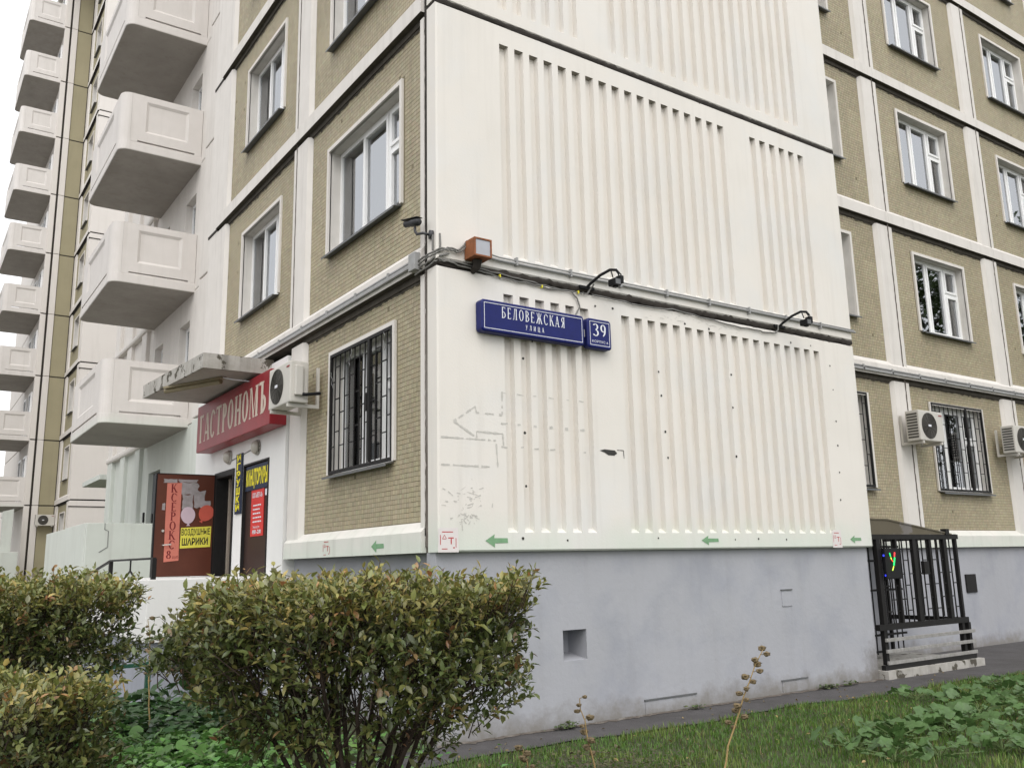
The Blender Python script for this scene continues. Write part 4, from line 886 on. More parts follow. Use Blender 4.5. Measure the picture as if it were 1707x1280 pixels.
# ------------------------------------------------------------------ air conditioners (front faces local -y)
def air_conditioner(lb, loc, rz, w=.76, h=.50, d=.26, arm=.22, far=False):
    t = thing('air_conditioner', lb, 'air conditioner', loc, rz, 'outdoor air conditioner units')
    def P(b, name, m, par=t, sm=False): return put(name, b.mesh(name, m, sm), par)
    b = MB(); b.box((0, 0, 0), (w, d, h), ch=.018); cs = P(b, 'casing', M_AC)
    cx, cz, r_ = w * .40, h * .50, h * .43
    b = MB(); b.tube([(cx, -.004, cz), (cx, .01, cz)], r_, n=32); fg = P(b, 'fan_guard', M_ACD)
    b = MB()
    for q in np.linspace(.25, .97, 7):
        n = 32; b.tube([(cx + r_ * q * math.cos(a), -.008, cz + r_ * q * math.sin(a)) for a in [i * 2 * math.pi / n for i in range(n + 1)]], .004, n=4, caps=False)
    for i in range(12): a = i * math.pi / 6; b.tube([(cx, -.009, cz), (cx + r_ * math.cos(a), -.009, cz + r_ * math.sin(a))], .003, n=4)
    P(b, 'guard_ring', M_ACD, fg)
    b = MB(); b.box((cx - .04, -.016, cz - .018), (cx + .04, -.008, cz + .018), ch=.004); P(b, 'badge', M_INK, fg)
    b = MB(); b.box((w - .12, -.004, h - .075), (w - .03, .004, h - .055)); P(b, 'maker_mark', M_RED)
    b = MB()
    for i in range(9): b.box((-.006, .03, .05 + i * .047), (.004, d - .03, .075 + i * .047))
    P(b, 'side_louvre', M_ACD)
    b = MB(); b.box((w - .004, .05, .08), (w + .045, .15, h - .06), ch=.015); b.box((w - .002, .17, .05), (w + .006, d - .02, h - .08)); P(b, 'valve_cover', M_AC)
    b = MB(); b.tube([(w + .02, .13, .10), (w + .05, .18, .09), (w + .05, d + arm * .8, .12)], .02, n=8); P(b, 'pipe', M_BLACK)
    for x in (.08, w - .08): b = MB(); b.box((x - .02, .0, -.045), (x + .02, d + arm - .031, -.005)); b.box((x - .02, d + arm - .03, -.045), (x + .02, d + arm, h * .9)); P(b, 'bracket', M_AC)
    return t
air_conditioner('dirty white air conditioner hanging next to the red shop sign', (-.385, 3.50, 1.79), LR, .72, .50, .23, .16)
air_conditioner('air conditioner on the side wall beside the barred window', (9.47, .90, 1.70), 0., .70, .50, .24, .14)
air_conditioner('air conditioner cut by the right edge of the picture', (12.5, .90, 1.66), 0., .76, .50, .24, .14)
air_conditioner('small far air conditioner on the tan strip of distant block', (.86, 35.30, 1.90), 0., .72, .46, .24, .14)

# ------------------------------------------------------------------ shop landing, rails and parapet
t = thing('shop_landing', 'raised shop landing with white edge and grey base', 'landing', (-.8, 5.6, GZ))
b = MB(); b.box((-1.52, 4.20, -.93), (-.03, 8.4, -.205), ch=.012); part('slab', b, M_SHOPW, t)
b = MB(); b.box((-1.46, 4.26, GZ - .02), (-.03, 8.36, -.925)); part('base', b, mat('peeling_grey_base', (.33, .345, .40), .85, .1, 3, .2, bump=.3, patch=((.16, .16, .17), 2.6, .6)), t)
b = MB()
for i in range(7): b.box((-1.52, 8.4 + i * .3, GZ), (-.1, 8.7 + i * .3, -.4 - i * .19))
part('step', b, M_OLD, t)
t = thing('stair_railing', 'black iron stair railing beside the shop landing', 'railing', (-1.45, 6, -.2))
pts = [(-1.45, 4.22, .04), (-1.45, 6.78, .05), (-1.45, 9.9, -.30)]
b = MB(); b.bar(pts[0], pts[1], .035, .025); b.bar(pts[1], pts[2], .035, .025); part('handrail', b, M_DARKMET, t)
for y in (4.24, 6.76, 9.8):
    b = MB(); z1 = .04 if y < 7 else -.28; b.box((-1.475, y - .03, -.92 if y < 8 else GZ), (-1.425, y + .03, z1)); part('post', b, M_DARKMET, t)
b = MB(); b.bar((-1.45, 5.5, .04), (-1.45, 5.5, -.10), .018)
for y in (4.9, 6.1): b.bar((-1.45, 5.5, -.10), (-1.45, y, -.28), .018)
b.bar((-1.45, 4.24, -.28), (-1.45, 6.76, -.28), .02); part('bar', b, M_DARKMET, t)
t = thing('entrance_parapet', 'pale mint concrete parapet in front of the grey entrance door', 'parapet', (-.2, 14, GZ))
b = MB(); b.box((-.95, 12.0, GZ), (.60, 12.16, .845), ch=.012); part('front_panel', b, M_MINT, t)
b = MB(); b.box((-.96, 12.162, GZ), (-.80, 14.6, .85), ch=.012); b.box((-.95, 14.63, GZ), (-.80, 17.4, .84), ch=.012); part('side_panel', b, M_MINT, t)
b = MB(); b.box((-.8, 12.16, GZ), (.6, 17.2, -.16)); part('landing', b, M_OLD, t)
b = MB(); b.tube([(-.62, 11.994, .84), (-.62, 11.994, .72), (-.55, 11.994, .69), (-.55, 11.994, .38), (-.70, 11.994, .28)], .006, n=5); part('crack_line', b, M_TIN, t)
t = thing('green_fence', 'low dark green lawn rail by the shop base', 'fence', (-1.8, 3.6, GZ))
b = MB(); b.box((-2.02, 3.58, -1.13), (-1.6, 3.62, -1.09)); part('rail', b, M_GRNP, t)
b = MB(); b.box((-1.62, 3.57, GZ), (-1.57, 3.63, -1.08)); b.box((-2.04, 3.57, GZ), (-2.0, 3.63, -1.08)); part('post', b, M_GRNP, t)
b = MB(); b.tube([(-2.02, 3.4, GZ), (-1.91, 3.4, -1.17), (-1.78, 3.4, GZ)], .012, n=6); single('yellow_hoop', b, M_ORG, 'yellow bent pipe hoop beside the green rail', 'fence', (-1.9, 3.4, GZ))

# ------------------------------------------------------------------ caged basement porch
t = thing('basement_porch', 'black barred basement porch with brown tarp roof at wall corner', 'porch', (7.7, .7, GZ))
YC = .10
b = MB(); b.box((6.54, -.03, GZ - .02), (8.86, 1.34, -1.56)); part('platform', b, M_OLD, t)
b = MB(); b.box((6.60, .04, -1.559), (8.80, .10, -1.50)); part('sill_beam', b, M_DARKMET, t)
for x, w_ in ((6.76, .085), (7.17, .035), (7.60, .08), (7.98, .03), (8.37, .08), (8.66, .045)):
    b = MB(); b.box((x - w_ / 2, YC - .025, -1.0), (x + w_ / 2, YC + .025, .17)); part('post', b, M_DARKMET, t)
b = MB(); b.box((6.6, YC - .035, -1.07), (8.75, YC + .035, -.995)); part('rail', b, M_DARKMET, t)
b = MB(); b.box((6.6, YC - .03, .10), (8.72, YC + .03, .165)); part('rail', b, M_DARKMET, t)
for i, x in enumerate(np.arange(6.86, 8.6, .118)):
    if min(abs(x - q) for q in (6.76, 7.17, 7.60, 7.98, 8.37)) < .05: continue
    b = MB(); b.box((x - .007, YC - .007, -.995), (x + .007, YC + .007, .10)); part('bar', b, M_DARKMET, t)
for i, x in enumerate(np.arange(6.86, 8.6, .118)):
    for j in range(3):
        z = -.85 + .33 * j + (.15 if i % 2 else 0)
        if z < .05: b = MB(); b.box((x, YC - .006, z), (x + .118, YC + .006, z + .014)); part('tie_bar', b, M_DARKMET, t)
b = MB(); b.box((7.78, YC - .03, -.38), (7.90, YC + .02, -.20)); part('lock_box', b, M_DARKMET, t)
for x in (6.72, 8.60, 8.76):
    b = MB(); b.box((x - .03, YC - .03, -1.5), (x + .03, YC + .03, -1.07)); part('post', b, M_DARKMET, t)
for z in (-1.19, -1.33, -1.475):
    b = MB(); b.box((6.68, YC - .06, z - .022), (8.84, YC - .033, z + .022), ch=.004); part('slat', b, M_SLAT, t)
b = MB()                                              # side towards the lawn and the inner grille door
for y in (.4, .7, 1.0): b.box((8.70, y - .007, -.995), (8.714, y + .007, .10))
b.box((8.68, .13, -1.06), (8.73, 1.3, -1.0)); b.box((8.68, .13, .10), (8.73, 1.3, .16)); b.box((8.68, 1.26, -1.56), (8.73, 1.3, .1)); part('side_grille', b, M_DARKMET, t)
b = MB()
for x in np.arange(7.35, 8.5, .13): b.box((x - .006, .89, -1.5), (x + .006, .905, .02))
for z in (-1.48, -1.25, -.62, -.2, .0): b.box((7.30, .888, z), (8.5, .908, z + .03))
part('inner_grille', b, M_DARKMET, t)
b = MB(); prof = [(6.54, .165), (6.54, .375), (7.0, .37), (8.50, .18), (8.50, .165)]
b.prism(prof, YC - .03, YC - .02, lambda x, z, y: (x, y, z)); b.prism([(6.54, .36), (6.54, .378), (7.0, .373), (8.55, .178), (8.55, .16), (7.0, .353)], YC - .04, 1.30, lambda x, z, y: (x, y, z)); part('tarp_roof', b, M_TARP, t)
b = MB(); b.box((8.38, YC - .05, .16), (8.47, YC + .03, .245)); part('roof_bracket', b, M_DARKMET, t)
b = MB(); b.box((6.9, .6, -1.56), (7.06, .66, -.6), ch=.01); part('panel', b, M_YELP, t, label='olive yellow panel inside the porch')
b = MB(); b.box((6.80, .02, -.42), (7.15, .07, -.02), ch=.01)
t2 = thing('light_sign', 'small black panel with coloured glowing lines on the porch', 'sign', (6.95, .03, -.2)); part('sign_panel', b, M_BLACK, t2)
yl = .014
def light_tube(pts, r_, name, c, st):
    b = MB(); b.tube(pts, r_, n=6); part('light_tube', b, emit(name, c, st), t2)
light_tube([(6.90, yl, -.08), (6.915, yl, -.13)], .008, 'green_light', (.02, .75, .18), .9); light_tube([(7.005, yl, -.14), (6.97, yl, -.245)], .011, 'green_light', (.02, .65, .15), .9)
light_tube([(7.015, yl, -.075), (7.0, yl, -.13)], .010, 'red_light', (.9, .05, .05), .8); light_tube([(6.935, yl, -.17), (6.955, yl, -.195)], .007, 'red_light', (.9, .08, .03), .8)
light_tube([(6.918, yl, -.14), (6.93, yl, -.165)], .007, 'yellow_light', (.75, .75, .08), .9); light_tube([(6.965, yl, -.255), (6.93, yl, -.31)], .007, 'yellow_light', (.55, .75, .08), .9)
light_tube([(6.79, yl + .02, -.10), (6.79, yl + .02, -.125)], .010, 'blue_light', (.03, .05, .95), 1.); light_tube([(6.79, yl + .02, -.36), (6.79, yl + .02, -.38)], .008, 'blue_light', (.03, .05, .95), 1.)
# ====VEGETATION====
# ------------------------------------------------------------------ block across the yard, mirrored in the tile facade windows
ob = thing('apartment_building', 'pale apartment block across the yard mirrored in the nearest tile facade windows', 'building', (-24, 32, GZ))
b = MB(); b.box((-34, 24, GZ), (-13, 40, 15.2)); part('wall', b, M_FAR, ob)
b = MB(); b.box((-34.4, 23.6, 15.21), (-12.6, 40.4, 15.7)); part('roof', b, M_OLD, ob)
for i in range(5):
    b = MB(); b.box((-34.05, 23.96, i * 3 - .1), (-12.95, 40, i * 3 + .75)); part('band', b, M_TAN if i % 2 else M_SIDE, ob)
wb = MB(); wb.box((0, 0, 0), (1.7, .1, 1.5)); wm = wb.mesh('window', M_TIN)
for i in range(5):
    for j in range(6): put('window', wm, ob, Vector((-33 + j * 3.3, 23.94, i * 3 + .85)) - org(ob))
    for j in range(4): put('window', wm, ob, Vector((-12.94, 25 + j * 3.6, i * 3 + .85)) - org(ob), R(90))

# ------------------------------------------------------------------ vegetation
def leaf_mesh(name, base, dirv, nrm, L, Wd, colr, m, curl=.25, fold=.22):
    """many leaves as one mesh: each a folded, drooping blade of ten triangles; arrays are (N, 3)"""
    N = len(base); dirv = dirv / np.linalg.norm(dirv, axis=1, keepdims=True)
    sd_ = np.cross(dirv, nrm); sd_ /= np.linalg.norm(sd_, axis=1, keepdims=True) + 1e-9; up_ = np.cross(sd_, dirv)
    prof = [(0, 0), (.28, .42), (.62, .46), (1, 0)]
    V = np.zeros((N, 8, 3)); L_ = L[:, None]; W_ = Wd[:, None]
    def P(t, w, k): return base + dirv * (L_ * t) + sd_ * (W_ * w) + up_ * (L_ * (-curl * t * t) + np.abs(W_ * w) * fold * 2 * k)
    V[:, 0] = P(0, 0, 0); V[:, 1] = P(.28, .42, 1); V[:, 2] = P(.62, .46, 1); V[:, 3] = P(1, 0, 0); V[:, 4] = P(.62, -.46, 1); V[:, 5] = P(.28, -.42, 1); V[:, 6] = P(.28, 0, 0); V[:, 7] = P(.62, 0, 0)
    T = np.array([(0, 1, 6), (1, 2, 6), (2, 7, 6), (2, 3, 7), (3, 4, 7), (4, 6, 7), (4, 5, 6), (5, 0, 6)])
    F = (T[None] + (np.arange(N) * 8)[:, None, None]).reshape(-1, 3)
    me = bpy.data.meshes.new(name); me.vertices.add(N * 8); me.vertices.foreach_set('co', V.reshape(-1)); me.loops.add(len(F) * 3); me.loops.foreach_set('vertex_index', F.reshape(-1))
    me.polygons.add(len(F)); me.polygons.foreach_set('loop_start', np.arange(len(F)) * 3); me.polygons.foreach_set('use_smooth', np.ones(len(F), bool))
    at = me.attributes.new('tint', 'FLOAT_COLOR', 'FACE'); cc = np.ones((N, 8, 4)); cc[:, :, :3] = colr[:, None]; at.data.foreach_set('color', cc.reshape(-1))
    me.materials.append(m); me.update(); return me
PAL = np.array([(.074, .100, .028), (.102, .126, .038), (.140, .148, .045), (.195, .175, .060), (.185, .122, .055), (.20, .10, .045), (.125, .145, .078)])
def bush(name, label, centre, rx, ry, h, z_low, ntw, leaf, seed, probs, tilt=0., stems=16, dense=6, holes=.0):
    """clipped shrub: stems fan out of one base; leafy twigs fill an inverted, flat-topped crown"""
    rg = np.random.default_rng(seed); cx, cy = centre; t = thing(name, label, 'bush', (cx, cy, GZ))
    ca, sa = math.cos(tilt), math.sin(tilt)
    # sample twig roots; more of them near the top and the skin
    P = []
    while len(P) < ntw:
        u, v, w = rg.uniform(-1, 1), rg.uniform(-1, 1), rg.random() ** .60
        z = z_low + (h - z_low) * w; k = .34 + .66 * min(1, (w + .08) / .50) ** .9
        d = math.sqrt(abs(u) ** 2.6 + abs(v) ** 2.6) ** (1 / 1.3)
        bump_ = .80 + .28 * noise.noise(Vector((u * 2.2 + seed, v * 2.2, w * 2.2)))
        if d > k * bump_: continue
        core = d / (k * bump_)
        if rg.random() > .22 + .78 * max(core ** 2.0, w ** 3): continue
        if noise.noise(Vector((u * 3.2, v * 3.2 + seed, w * 3.4))) < -.26 + holes + (.22 if w < .35 else 0): continue
        x, y = u * rx, v * ry
        zt = z + .07 * noise.noise(Vector((u * 3, v * 3, seed))) * h * w
        P.append((cx + x * ca - y * sa, cy + x * sa + y * ca, GZ + zt, u, v, w, core))
    P = np.array(P); N = len(P)
    out = np.stack([P[:, 3] * ca - P[:, 4] * sa, P[:, 3] * sa + P[:, 4] * ca, .25 + .9 * P[:, 5] ** 2], 1) + rg.normal(0, .42, (N, 3)); out /= np.linalg.norm(out, axis=1, keepdims=True)
    tl = rg.uniform(.08, .18, N) * (leaf / .055); tip = P[:, :3] + out * tl[:, None]
    B, D, Nn, Ls, Ws, Cs = [], [], [], [], [], []
    side = np.cross(out, rg.normal(0, 1, (N, 3))); side /= np.linalg.norm(side, axis=1, keepdims=True); oth = np.cross(out, side)
    ci = rg.choice(len(PAL), N, p=probs)
    top = P[:, 5] > .80  # crown-top leaves: sky sheen put into their colour as a brighter tint
    for k in range(dense):
        f = (k + .5) / dense; a = k * 2.4; s_ = side * math.cos(a) + oth * math.sin(a)
        B.append(P[:, :3] + out * (tl * f)[:, None]); d = out * .65 + s_ * .80 + np.array([0, 0, .16]) + rg.normal(0, .16, (N, 3)); D.append(d)
        Nn.append(np.array([0, 0, 1.]) + out * .35 + rg.normal(0, .30, (N, 3))); l = leaf * rg.uniform(.45, 1.3, N); Ls.append(l); Ws.append(l * rg.uniform(.34, .56, N))
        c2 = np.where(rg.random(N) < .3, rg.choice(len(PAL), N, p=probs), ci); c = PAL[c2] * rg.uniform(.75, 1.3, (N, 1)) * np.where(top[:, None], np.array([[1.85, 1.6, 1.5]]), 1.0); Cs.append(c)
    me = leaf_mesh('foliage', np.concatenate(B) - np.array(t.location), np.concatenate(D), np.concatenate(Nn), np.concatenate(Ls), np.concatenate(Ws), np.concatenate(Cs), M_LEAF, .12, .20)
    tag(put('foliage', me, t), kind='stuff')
    b = MB(); rgp = random.Random(seed)
    for i in range(0, N, 3): b.tube([P[i, :3] - out[i] * .10, tip[i]], [.0035, .0015], n=3, caps=False)
    tag(part('twig', b, M_TWIG, t), kind='stuff')
    for i in range(stems):
        a = i * 2.399 + rgp.uniform(-.3, .3); q = math.sqrt((i + .5) / stems); u, v = q * math.cos(a), q * math.sin(a)
        p0 = Vector((cx + .10 * rx * u, cy + .10 * ry * v, GZ - .02)); ex, ey = u * rx * .80, v * ry * .8; p3 = Vector((cx + ex * ca - ey * sa, cy + ex * sa + ey * ca, GZ + h * rgp.uniform(.72, .9)))
        pts = []
        for j in range(7):
            f = j / 6; p = p0.lerp(p3, f); p.z = GZ + (p3.z - GZ) * (f ** .80); p += Vector((rgp.gauss(0, .012), rgp.gauss(0, .012), 0)); pts.append(p)
        b = MB(); b.tube(pts, [.017 - .0018 * j for j in range(7)], n=6)
        for j in (3, 4, 5):
            for q_ in range(2): e = Vector((rgp.gauss(0, .16), rgp.gauss(0, .16), rgp.uniform(.12, .3))); b.tube([pts[j], pts[j] + e * .6, pts[j] + e * 1.1], [.006, .004, .002], n=4, caps=False)
        part('stem', b, M_TWIG, t)
    return t
CV = Vector((fw.x, fw.y, 0)).normalized(); yaw_b = math.atan2(-CV.x, CV.y)
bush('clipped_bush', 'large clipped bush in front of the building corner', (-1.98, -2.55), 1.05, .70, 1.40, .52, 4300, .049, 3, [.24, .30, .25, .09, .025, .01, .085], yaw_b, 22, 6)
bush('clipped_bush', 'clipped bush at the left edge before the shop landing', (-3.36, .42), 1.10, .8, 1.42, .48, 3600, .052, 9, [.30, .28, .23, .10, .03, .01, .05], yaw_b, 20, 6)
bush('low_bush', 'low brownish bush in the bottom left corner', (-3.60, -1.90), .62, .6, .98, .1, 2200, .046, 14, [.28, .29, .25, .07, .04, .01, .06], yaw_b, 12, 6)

# grass --------------------------------------------------------------------
def in_lawn(x, y): return (y < lawn_edge(x)) 
n = 190000; gx = RNG.uniform(-3.6, 11.0, n); gy = RNG.uniform(-4.6, 3.2, n)
le = np.array([lawn_edge(x) for x in gx]); keep = np.where(gx < -1.1, True, gy < le + .01 + RNG.normal(0, .02, n))
keep &= ~((gx > -1.56) & (gy > 3.0)) & ((gy > -4.6 + 0)) & (RNG.random(n) < np.where(gx < -1.0, .35, 1))
gx, gy = gx[keep], gy[keep]; n = len(gx)
pat = np.array([noise.noise(Vector((x * 1.3, y * 1.3, 0))) for x, y in zip(gx, gy)]); pat2 = np.array([noise.noise(Vector((x * 5, y * 5, 3))) for x, y in zip(gx, gy)])
hgt = np.clip(.055 + .03 * pat + .025 * pat2, .015, .13) * RNG.uniform(.5, 1.35, n); an = RNG.uniform(0, 6.283, n); ln = RNG.uniform(.1, .75, n) * hgt; wd = RNG.uniform(.0022, .0042, n)
ax, ay = np.cos(an), np.sin(an); px, py = -ay, ax
V = np.zeros((n, 5, 3)); z0 = GZ - .012
for k, (t_, w_) in enumerate(((0, -1), (0, 1), (.55, .8), (.55, -.8), (1, 0))):
    V[:, k, 0] = gx + ax * ln * t_ * t_ + px * wd * w_; V[:, k, 1] = gy + ay * ln * t_ * t_ + py * wd * w_; V[:, k, 2] = z0 + hgt * t_ * (1 - .15 * t_)
F4 = (np.array([(0, 1, 2, 3)])[None] + (np.arange(n) * 5)[:, None, None]).reshape(-1, 4); F3 = (np.array([(3, 2, 4)])[None] + (np.arange(n) * 5)[:, None, None]).reshape(-1, 3)
me = bpy.data.meshes.new('grass'); me.vertices.add(n * 5); me.vertices.foreach_set('co', V.reshape(-1)); me.loops.add(n * 7)
me.loops.foreach_set('vertex_index', np.concatenate([F4.reshape(-1), F3.reshape(-1)])); me.polygons.add(2 * n)
me.polygons.foreach_set('loop_start', np.concatenate([np.arange(n) * 4, n * 4 + np.arange(n) * 3]))
base = np.where((pat + .5 * pat2 + RNG.normal(0, .25, n) > .25)[:, None], np.array([[.155, .22, .045]]), np.array([[.090, .18, .030]]))
base = np.where((RNG.random(n) < .09)[:, None], np.array([[.17, .145, .06]]), base) * RNG.uniform(.7, 1.3, (n, 1))
at = me.attributes.new('tint', 'FLOAT_COLOR', 'FACE'); cc = np.ones((2 * n, 4)); cc[:n, :3] = base; cc[n:, :3] = base; at.data.foreach_set('color', cc.reshape(-1))
me.materials.append(M_GRASS); me.update(); tag(put('grass', me), kind='stuff')

# broad leaved ground cover under the left bushes --------------------------
def disc_leaf(name, r_, lobes, m, seed, cup=.25):
    rg = random.Random(seed); b = MB(); n = 20; vs = [(0, 0, 0)]
    for i in range(n + 1):
        a = .28 + (2 * math.pi - .56) * i / n; q = r_ * (1 - .13 * abs(math.sin(a * lobes / 2)) + rg.uniform(-.05, .05)); vs.append((q * math.cos(a) * .55, q * math.sin(a) * .55, cup * q * .30 + rg.gauss(0, .015) * r_))
    for i in range(n + 1):
        a = .28 + (2 * math.pi - .56) * i / n; q = r_ * (1 - .20 * abs(math.sin(a * lobes / 2)) ** .7 + rg.uniform(-.05, .05)); vs.append((q * math.cos(a), q * math.sin(a), cup * q * (.35 + .30 * math.sin(a * lobes)) + rg.gauss(0, .03) * r_))
    N = n + 1; b.add(vs, [(0, 1 + i, 2 + i) for i in range(n)] + [(1 + i, 1 + N + i, 2 + N + i, 2 + i) for i in range(n)]); return b.mesh(name, m, True)
m_weed = mat('bright_weed_leaf', (.125, .26, .065), .5, .35, 7, trans=.25); m_weed2 = mat('dark_weed_leaf', (.045, .095, .032), .5, .35, 7, trans=.2)
leafA = [disc_leaf('leaf', 1, 5, M_MALLOW, i) for i in range(3)]; leafB = [disc_leaf('leaf', 1, 3, m_weed, i + 7) for i in range(3)]; leafC = [disc_leaf('leaf', 1, 5, m_weed2, i + 12) for i in range(2)]
rg = random.Random(17); _plant = {}
M_PET = mat('leaf_stalk', (.12, .17, .06), .6, .2, 20)
def leafy_plant(name, label, cat, x, y, nl, size, hgt, spread, leaves, group):
    t = thing(name, label, cat, (x, y, GZ - .01), 0, group); b = MB()
    for i in range(nl):
        a = i * 2.4 + rg.uniform(-.5, .5); d = spread * math.sqrt((i + .6) / nl); z = hgt * rg.uniform(.45, 1.05); p = Vector((d * math.cos(a), d * math.sin(a), z))
        b.tube([(0, 0, 0), (p.x * .4, p.y * .4, z * .7), p], [.006, .004, .003], n=4, caps=False)
        o = put('leaf', rg.choice(leaves), t, p); s_ = size * rg.uniform(.6, 1.2); o.scale = (s_, s_, s_)
        o.rotation_euler = (rg.gauss(0, .38) + .30 * math.sin(a), rg.gauss(0, .38) - .25 * math.cos(a) + .1, a + math.pi + rg.gauss(0, .4))
    put('stalk', b.mesh('stalk', M_PET), t)
def soft_cloud(name, label, cx, cy, rx, ry, npl, size, hgt, m, colr, seed):
    """a spread of small ground-cover leaves nobody could count"""
    rg = np.random.default_rng(seed); n = npl; u, v = rg.normal(0, .5, n), rg.normal(0, .5, n); x, y = cx + u * rx, cy + v * ry
    z = GZ + hgt * rg.random(n) ** .7 * (.6 + .5 * np.array([noise.noise(Vector((a * 2.2, c * 2.2, seed))) for a, c in zip(x, y)]))
    base = np.stack([x, y, np.maximum(z, GZ + .02)], 1); d = rg.normal(0, 1, (n, 3)); d[:, 2] = np.abs(d[:, 2]) * .15 - .05; nr = np.array([0, 0, 1.]) + rg.normal(0, .28, (n, 3)); l = size * rg.uniform(.5, 1.2, n)
    c = np.array(colr)[None] * rg.uniform(.6, 1.4, (n, 1)) * (1 + rg.normal(0, .06, (n, 3)))
    me = leaf_mesh(name, base, d, nr, l, l * rg.uniform(.65, .95, n), np.clip(c, .01, 1), M_LEAF, .15, .12); o = tag(put(name, me), kind='stuff'); return o
soft_cloud('ground_cover', '', -2.25, .45, 1.5, 1.7, 6500, .085, .30, None, (.12, .26, .06), 4)
soft_cloud('ground_cover', '', -1.75, 2.3, 1.3, 1.1, 2600, .10, .42, None, (.045, .10, .032), 5)
soft_cloud('ground_cover', '', -3.2, 2.6, 1.2, 1.2, 1500, .09, .3, None, (.06, .11, .035), 6)
soft_cloud('dry_weeds', '', .30, -1.75, .75, .5, 1500, .028, .24, None, (.085, .075, .035), 7)
for i, (x, y, s_) in enumerate(((5.55, -1.55, .15), (5.95, -1.75, .12), (6.35, -1.6, .13), (6.3, -2.1, .13), (5.6, -2.15, .13), (4.95, -2.05, .14), (4.5, -2.25, .15), (4.05, -2.2, .15), (3.7, -2.45, .13), (3.35, -2.15, .15), (3.05, -2.35, .13), (2.6, -2.25, .14), (4.9, -2.6, .12), (4.3, -2.85, .13), (3.9, -3.0, .12), (3.4, -3.05, .13), (3.55, -3.35, .12), (2.4, -2.75, .10), (2.85, -2.85, .11), (5.3, -1.15, .12), (6.7, -1.9, .12), (4.6, -3.2, .12), (6.9, -1.3, .12), (5.2, -2.5, .13))):
    leafy_plant('mallow_plant', 'round leaved mallow plant in the lawn before the barred basement porch', 'plant', x, y, rg.randint(13, 18), s_ * .56, .12, .32, leafA, 'mallow plants in the lawn')
for i, (x, y) in enumerate(((-1.5, 3.2), (-1.85, 2.7), (-1.2, 2.6), (-1.1, 3.3), (-2.2, 2.2), (-1.5, 1.9))):
    leafy_plant('broad_leaved_weed', 'dark broad leaved weed growing below the shop landing', 'plant', x, y, 11, .095, .36, .26, leafC, 'broad weeds by the landing')
for i, (x, y) in enumerate(((-2.7, .6), (-2.3, .35), (-1.9, .1), (-2.1, 1.0), (-2.6, 1.3), (-1.55, .7), (-2.45, 1.75), (-1.6, -.1))):
    leafy_plant('broad_leaved_weed', 'bright green leafy weed under the bushes at lower left', 'plant', x, y, 14, .06, .26, .28, leafB, 'bright weeds under the bushes')

b = MB(); ragged(b, (.0, .05, GZ + .004), (6.5, .05, GZ + .004), .05, 0, (0, 1, 0), (0, 0, .012), .9, seed=77); tag(put('grit', b.mesh('grit', M_SEAL2)), kind='stuff')
for x, k in ((1.38, 60), (5.35, 70), (5.75, 40), (3.1, 25)): soft_cloud('wall_foot_weeds', '', x, .0, .16, .05, k, .045, .09, None, (.085, .12, .04), int(x * 10))
rgn = np.random.default_rng(31); n = 150; fx = rgn.uniform(-.3, 8, n); fy = rgn.uniform(-3.0, -.05, n)
me = leaf_mesh('fallen_leaves', np.stack([fx, fy, np.where(fy > np.array([lawn_edge(x) for x in fx]), GZ + .012, GZ + .055)], 1), np.concatenate([rgn.normal(0, 1, (n, 2)), rgn.normal(0, .15, (n, 1))], 1), np.array([0, 0, 1.]) + rgn.normal(0, .3, (n, 3)), rgn.uniform(.02, .05, n), rgn.uniform(.015, .03, n), np.array([[.26, .19, .07]]) * rgn.uniform(.5, 1.5, (n, 1)), M_LEAF)
tag(put('fallen_leaves', me), kind='stuff')
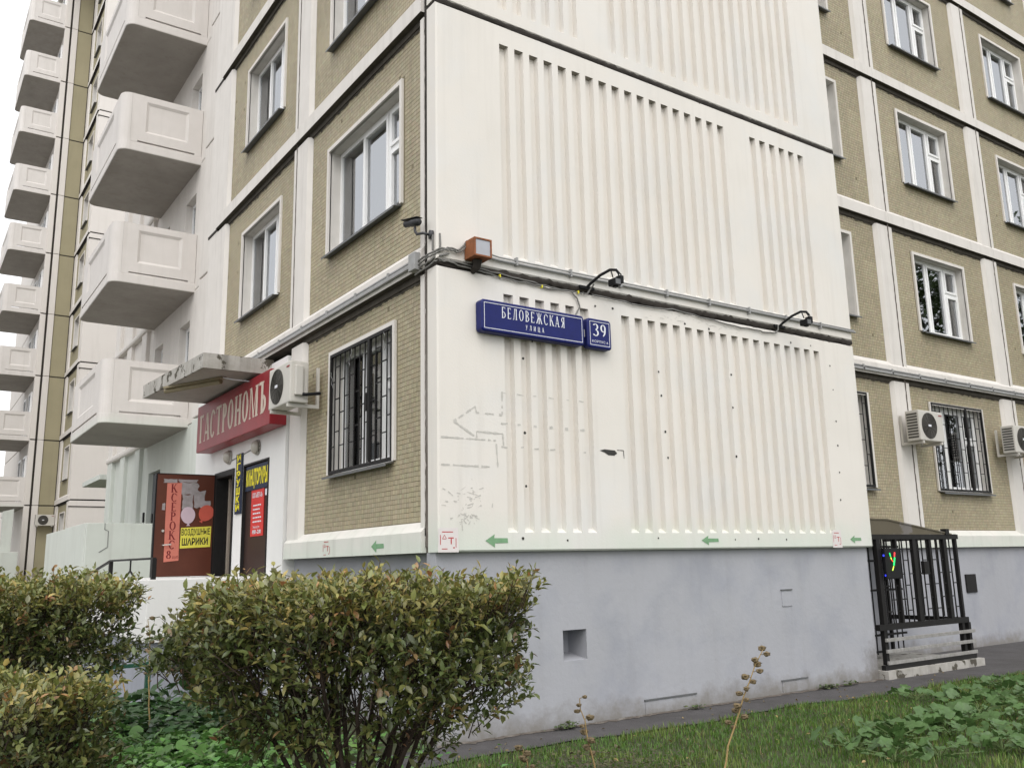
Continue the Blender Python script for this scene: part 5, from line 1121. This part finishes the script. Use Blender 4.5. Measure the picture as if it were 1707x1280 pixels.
# dry hollyhock stalks -------------------------------------------------------
def dry_stalk(label, x, y, top, lean, pods, seed):
    rg = random.Random(seed); t = thing('dry_stalk', label, 'plant', (x, y, GZ)); L = top - GZ; pts = []
    for i in range(11): f = i / 10; pts.append(Vector((x + lean[0] * f ** 1.6, y + lean[1] * f ** 1.6, GZ + L * f)) + Vector((rg.gauss(0, .006), rg.gauss(0, .006), 0)))
    b = MB(); b.tube(pts, [.008 - .0005 * i for i in range(11)], n=6); part('stem', b, M_DRY, t)
    for k in range(pods):
        f = .50 + .5 * k / (pods - 1); i = min(9, int(f * 10)); p = pts[i].lerp(pts[i + 1], f * 10 - i); a = k * 2.3 + rg.random(); d = Vector((math.cos(a), math.sin(a), .15)) * rg.uniform(.02, .05); r_ = rg.uniform(.015, .026)
        b = MB(); b.tube([p, p + d], .003, n=4, caps=False); bm = bmesh.new(); bmesh.ops.create_icosphere(bm, subdivisions=2, radius=r_)
        for v in bm.verts: v.co = v.co * (1 + .45 * noise.noise(v.co * 120 + Vector((k, 0, seed)))); v.co.z *= .75
        b.bm(bm, 0, Matrix.Translation(p + d))
        for j in range(5): w = j * 1.257; b.poly([p + d * .8 + Vector((math.cos(w), math.sin(w), -.2)) * r_ * .6, p + d + Vector((math.cos(w + .4), math.sin(w + .4), .3)) * r_ * 1.35, p + d + Vector((math.cos(w - .3), math.sin(w - .3), .35)) * r_ * 1.25])
        part('seed_pod', b, M_POD, t)
    return t
dry_stalk('tall dry yellow stalk with seed pods before the grey plinth', .36, -2.86, -.70, (.37, -.12), 15, 3)
dry_stalk('shorter dry brown stalk left of the tall yellow one', -.22, -2.38, -.97, (-.10, .03), 9, 5)
dry_stalk('short dry curled stalk at the asphalt edge beside the large bush', -.42, -1.95, -1.32, (-.05, .02), 7, 8)
dry_stalk('thin dry stalk standing before the shop base between bushes', -1.95, 1.9, -.55, (-.05, .05), 9, 12)

# trees across the lawn, seen only as dark reflections in the side windows ------
def tree(label, x, y, h, r_, seed):
    rg = np.random.default_rng(seed); t = thing('lime_tree', label, 'tree', (x, y, GZ), 0, 'trees mirrored in the side windows'); b = MB()
    b.tube([(x, y, GZ), (x + .1, y, GZ + h * .4), (x - .1, y + .1, GZ + h * .9)], [.26, .18, .04], n=10)
    N = 5200; c = rg.normal(0, 1, (26, 3)); c /= np.linalg.norm(c, axis=1, keepdims=True); c *= rg.uniform(.35, .85, (26, 1))
    ctr = np.array([x, y, GZ + h * .62]) + c * np.array([r_, r_, h * .36])
    for q in ctr: b.tube([(x, y, GZ + h * rg.uniform(.25, .5)), tuple((np.array([x, y, GZ + h * .5]) + q) / 2 + np.array([0, 0, .3])), tuple(q)], [.07, .05, .015], n=5)
    part('trunk', b, M_TWIG, t)
    p = ctr[rg.integers(0, 26, N)] + rg.normal(0, .38, (N, 3)) * r_ * .55; d = rg.normal(0, 1, (N, 3)); l = rg.uniform(.16, .30, N)
    me = leaf_mesh('crown', p - np.array(t.location), d, np.array([0, 0, 1.]) + rg.normal(0, .5, (N, 3)), l, l * .7, np.array([[.045, .075, .022]]) * rg.uniform(.6, 1.4, (N, 1)), M_LEAF)
    tag(put('crown', me, t), kind='stuff')
tree('tall lime tree mirrored in the windows right of the ribbed wall', 25, -7.5, 15, 3.4, 1)
tree('wide lime tree mirrored in the barred side window', 30, -3, 14, 3.8, 2)
tree('lime tree mirrored in the lowest panes beside the porch', 19, -13, 13, 3.2, 3)
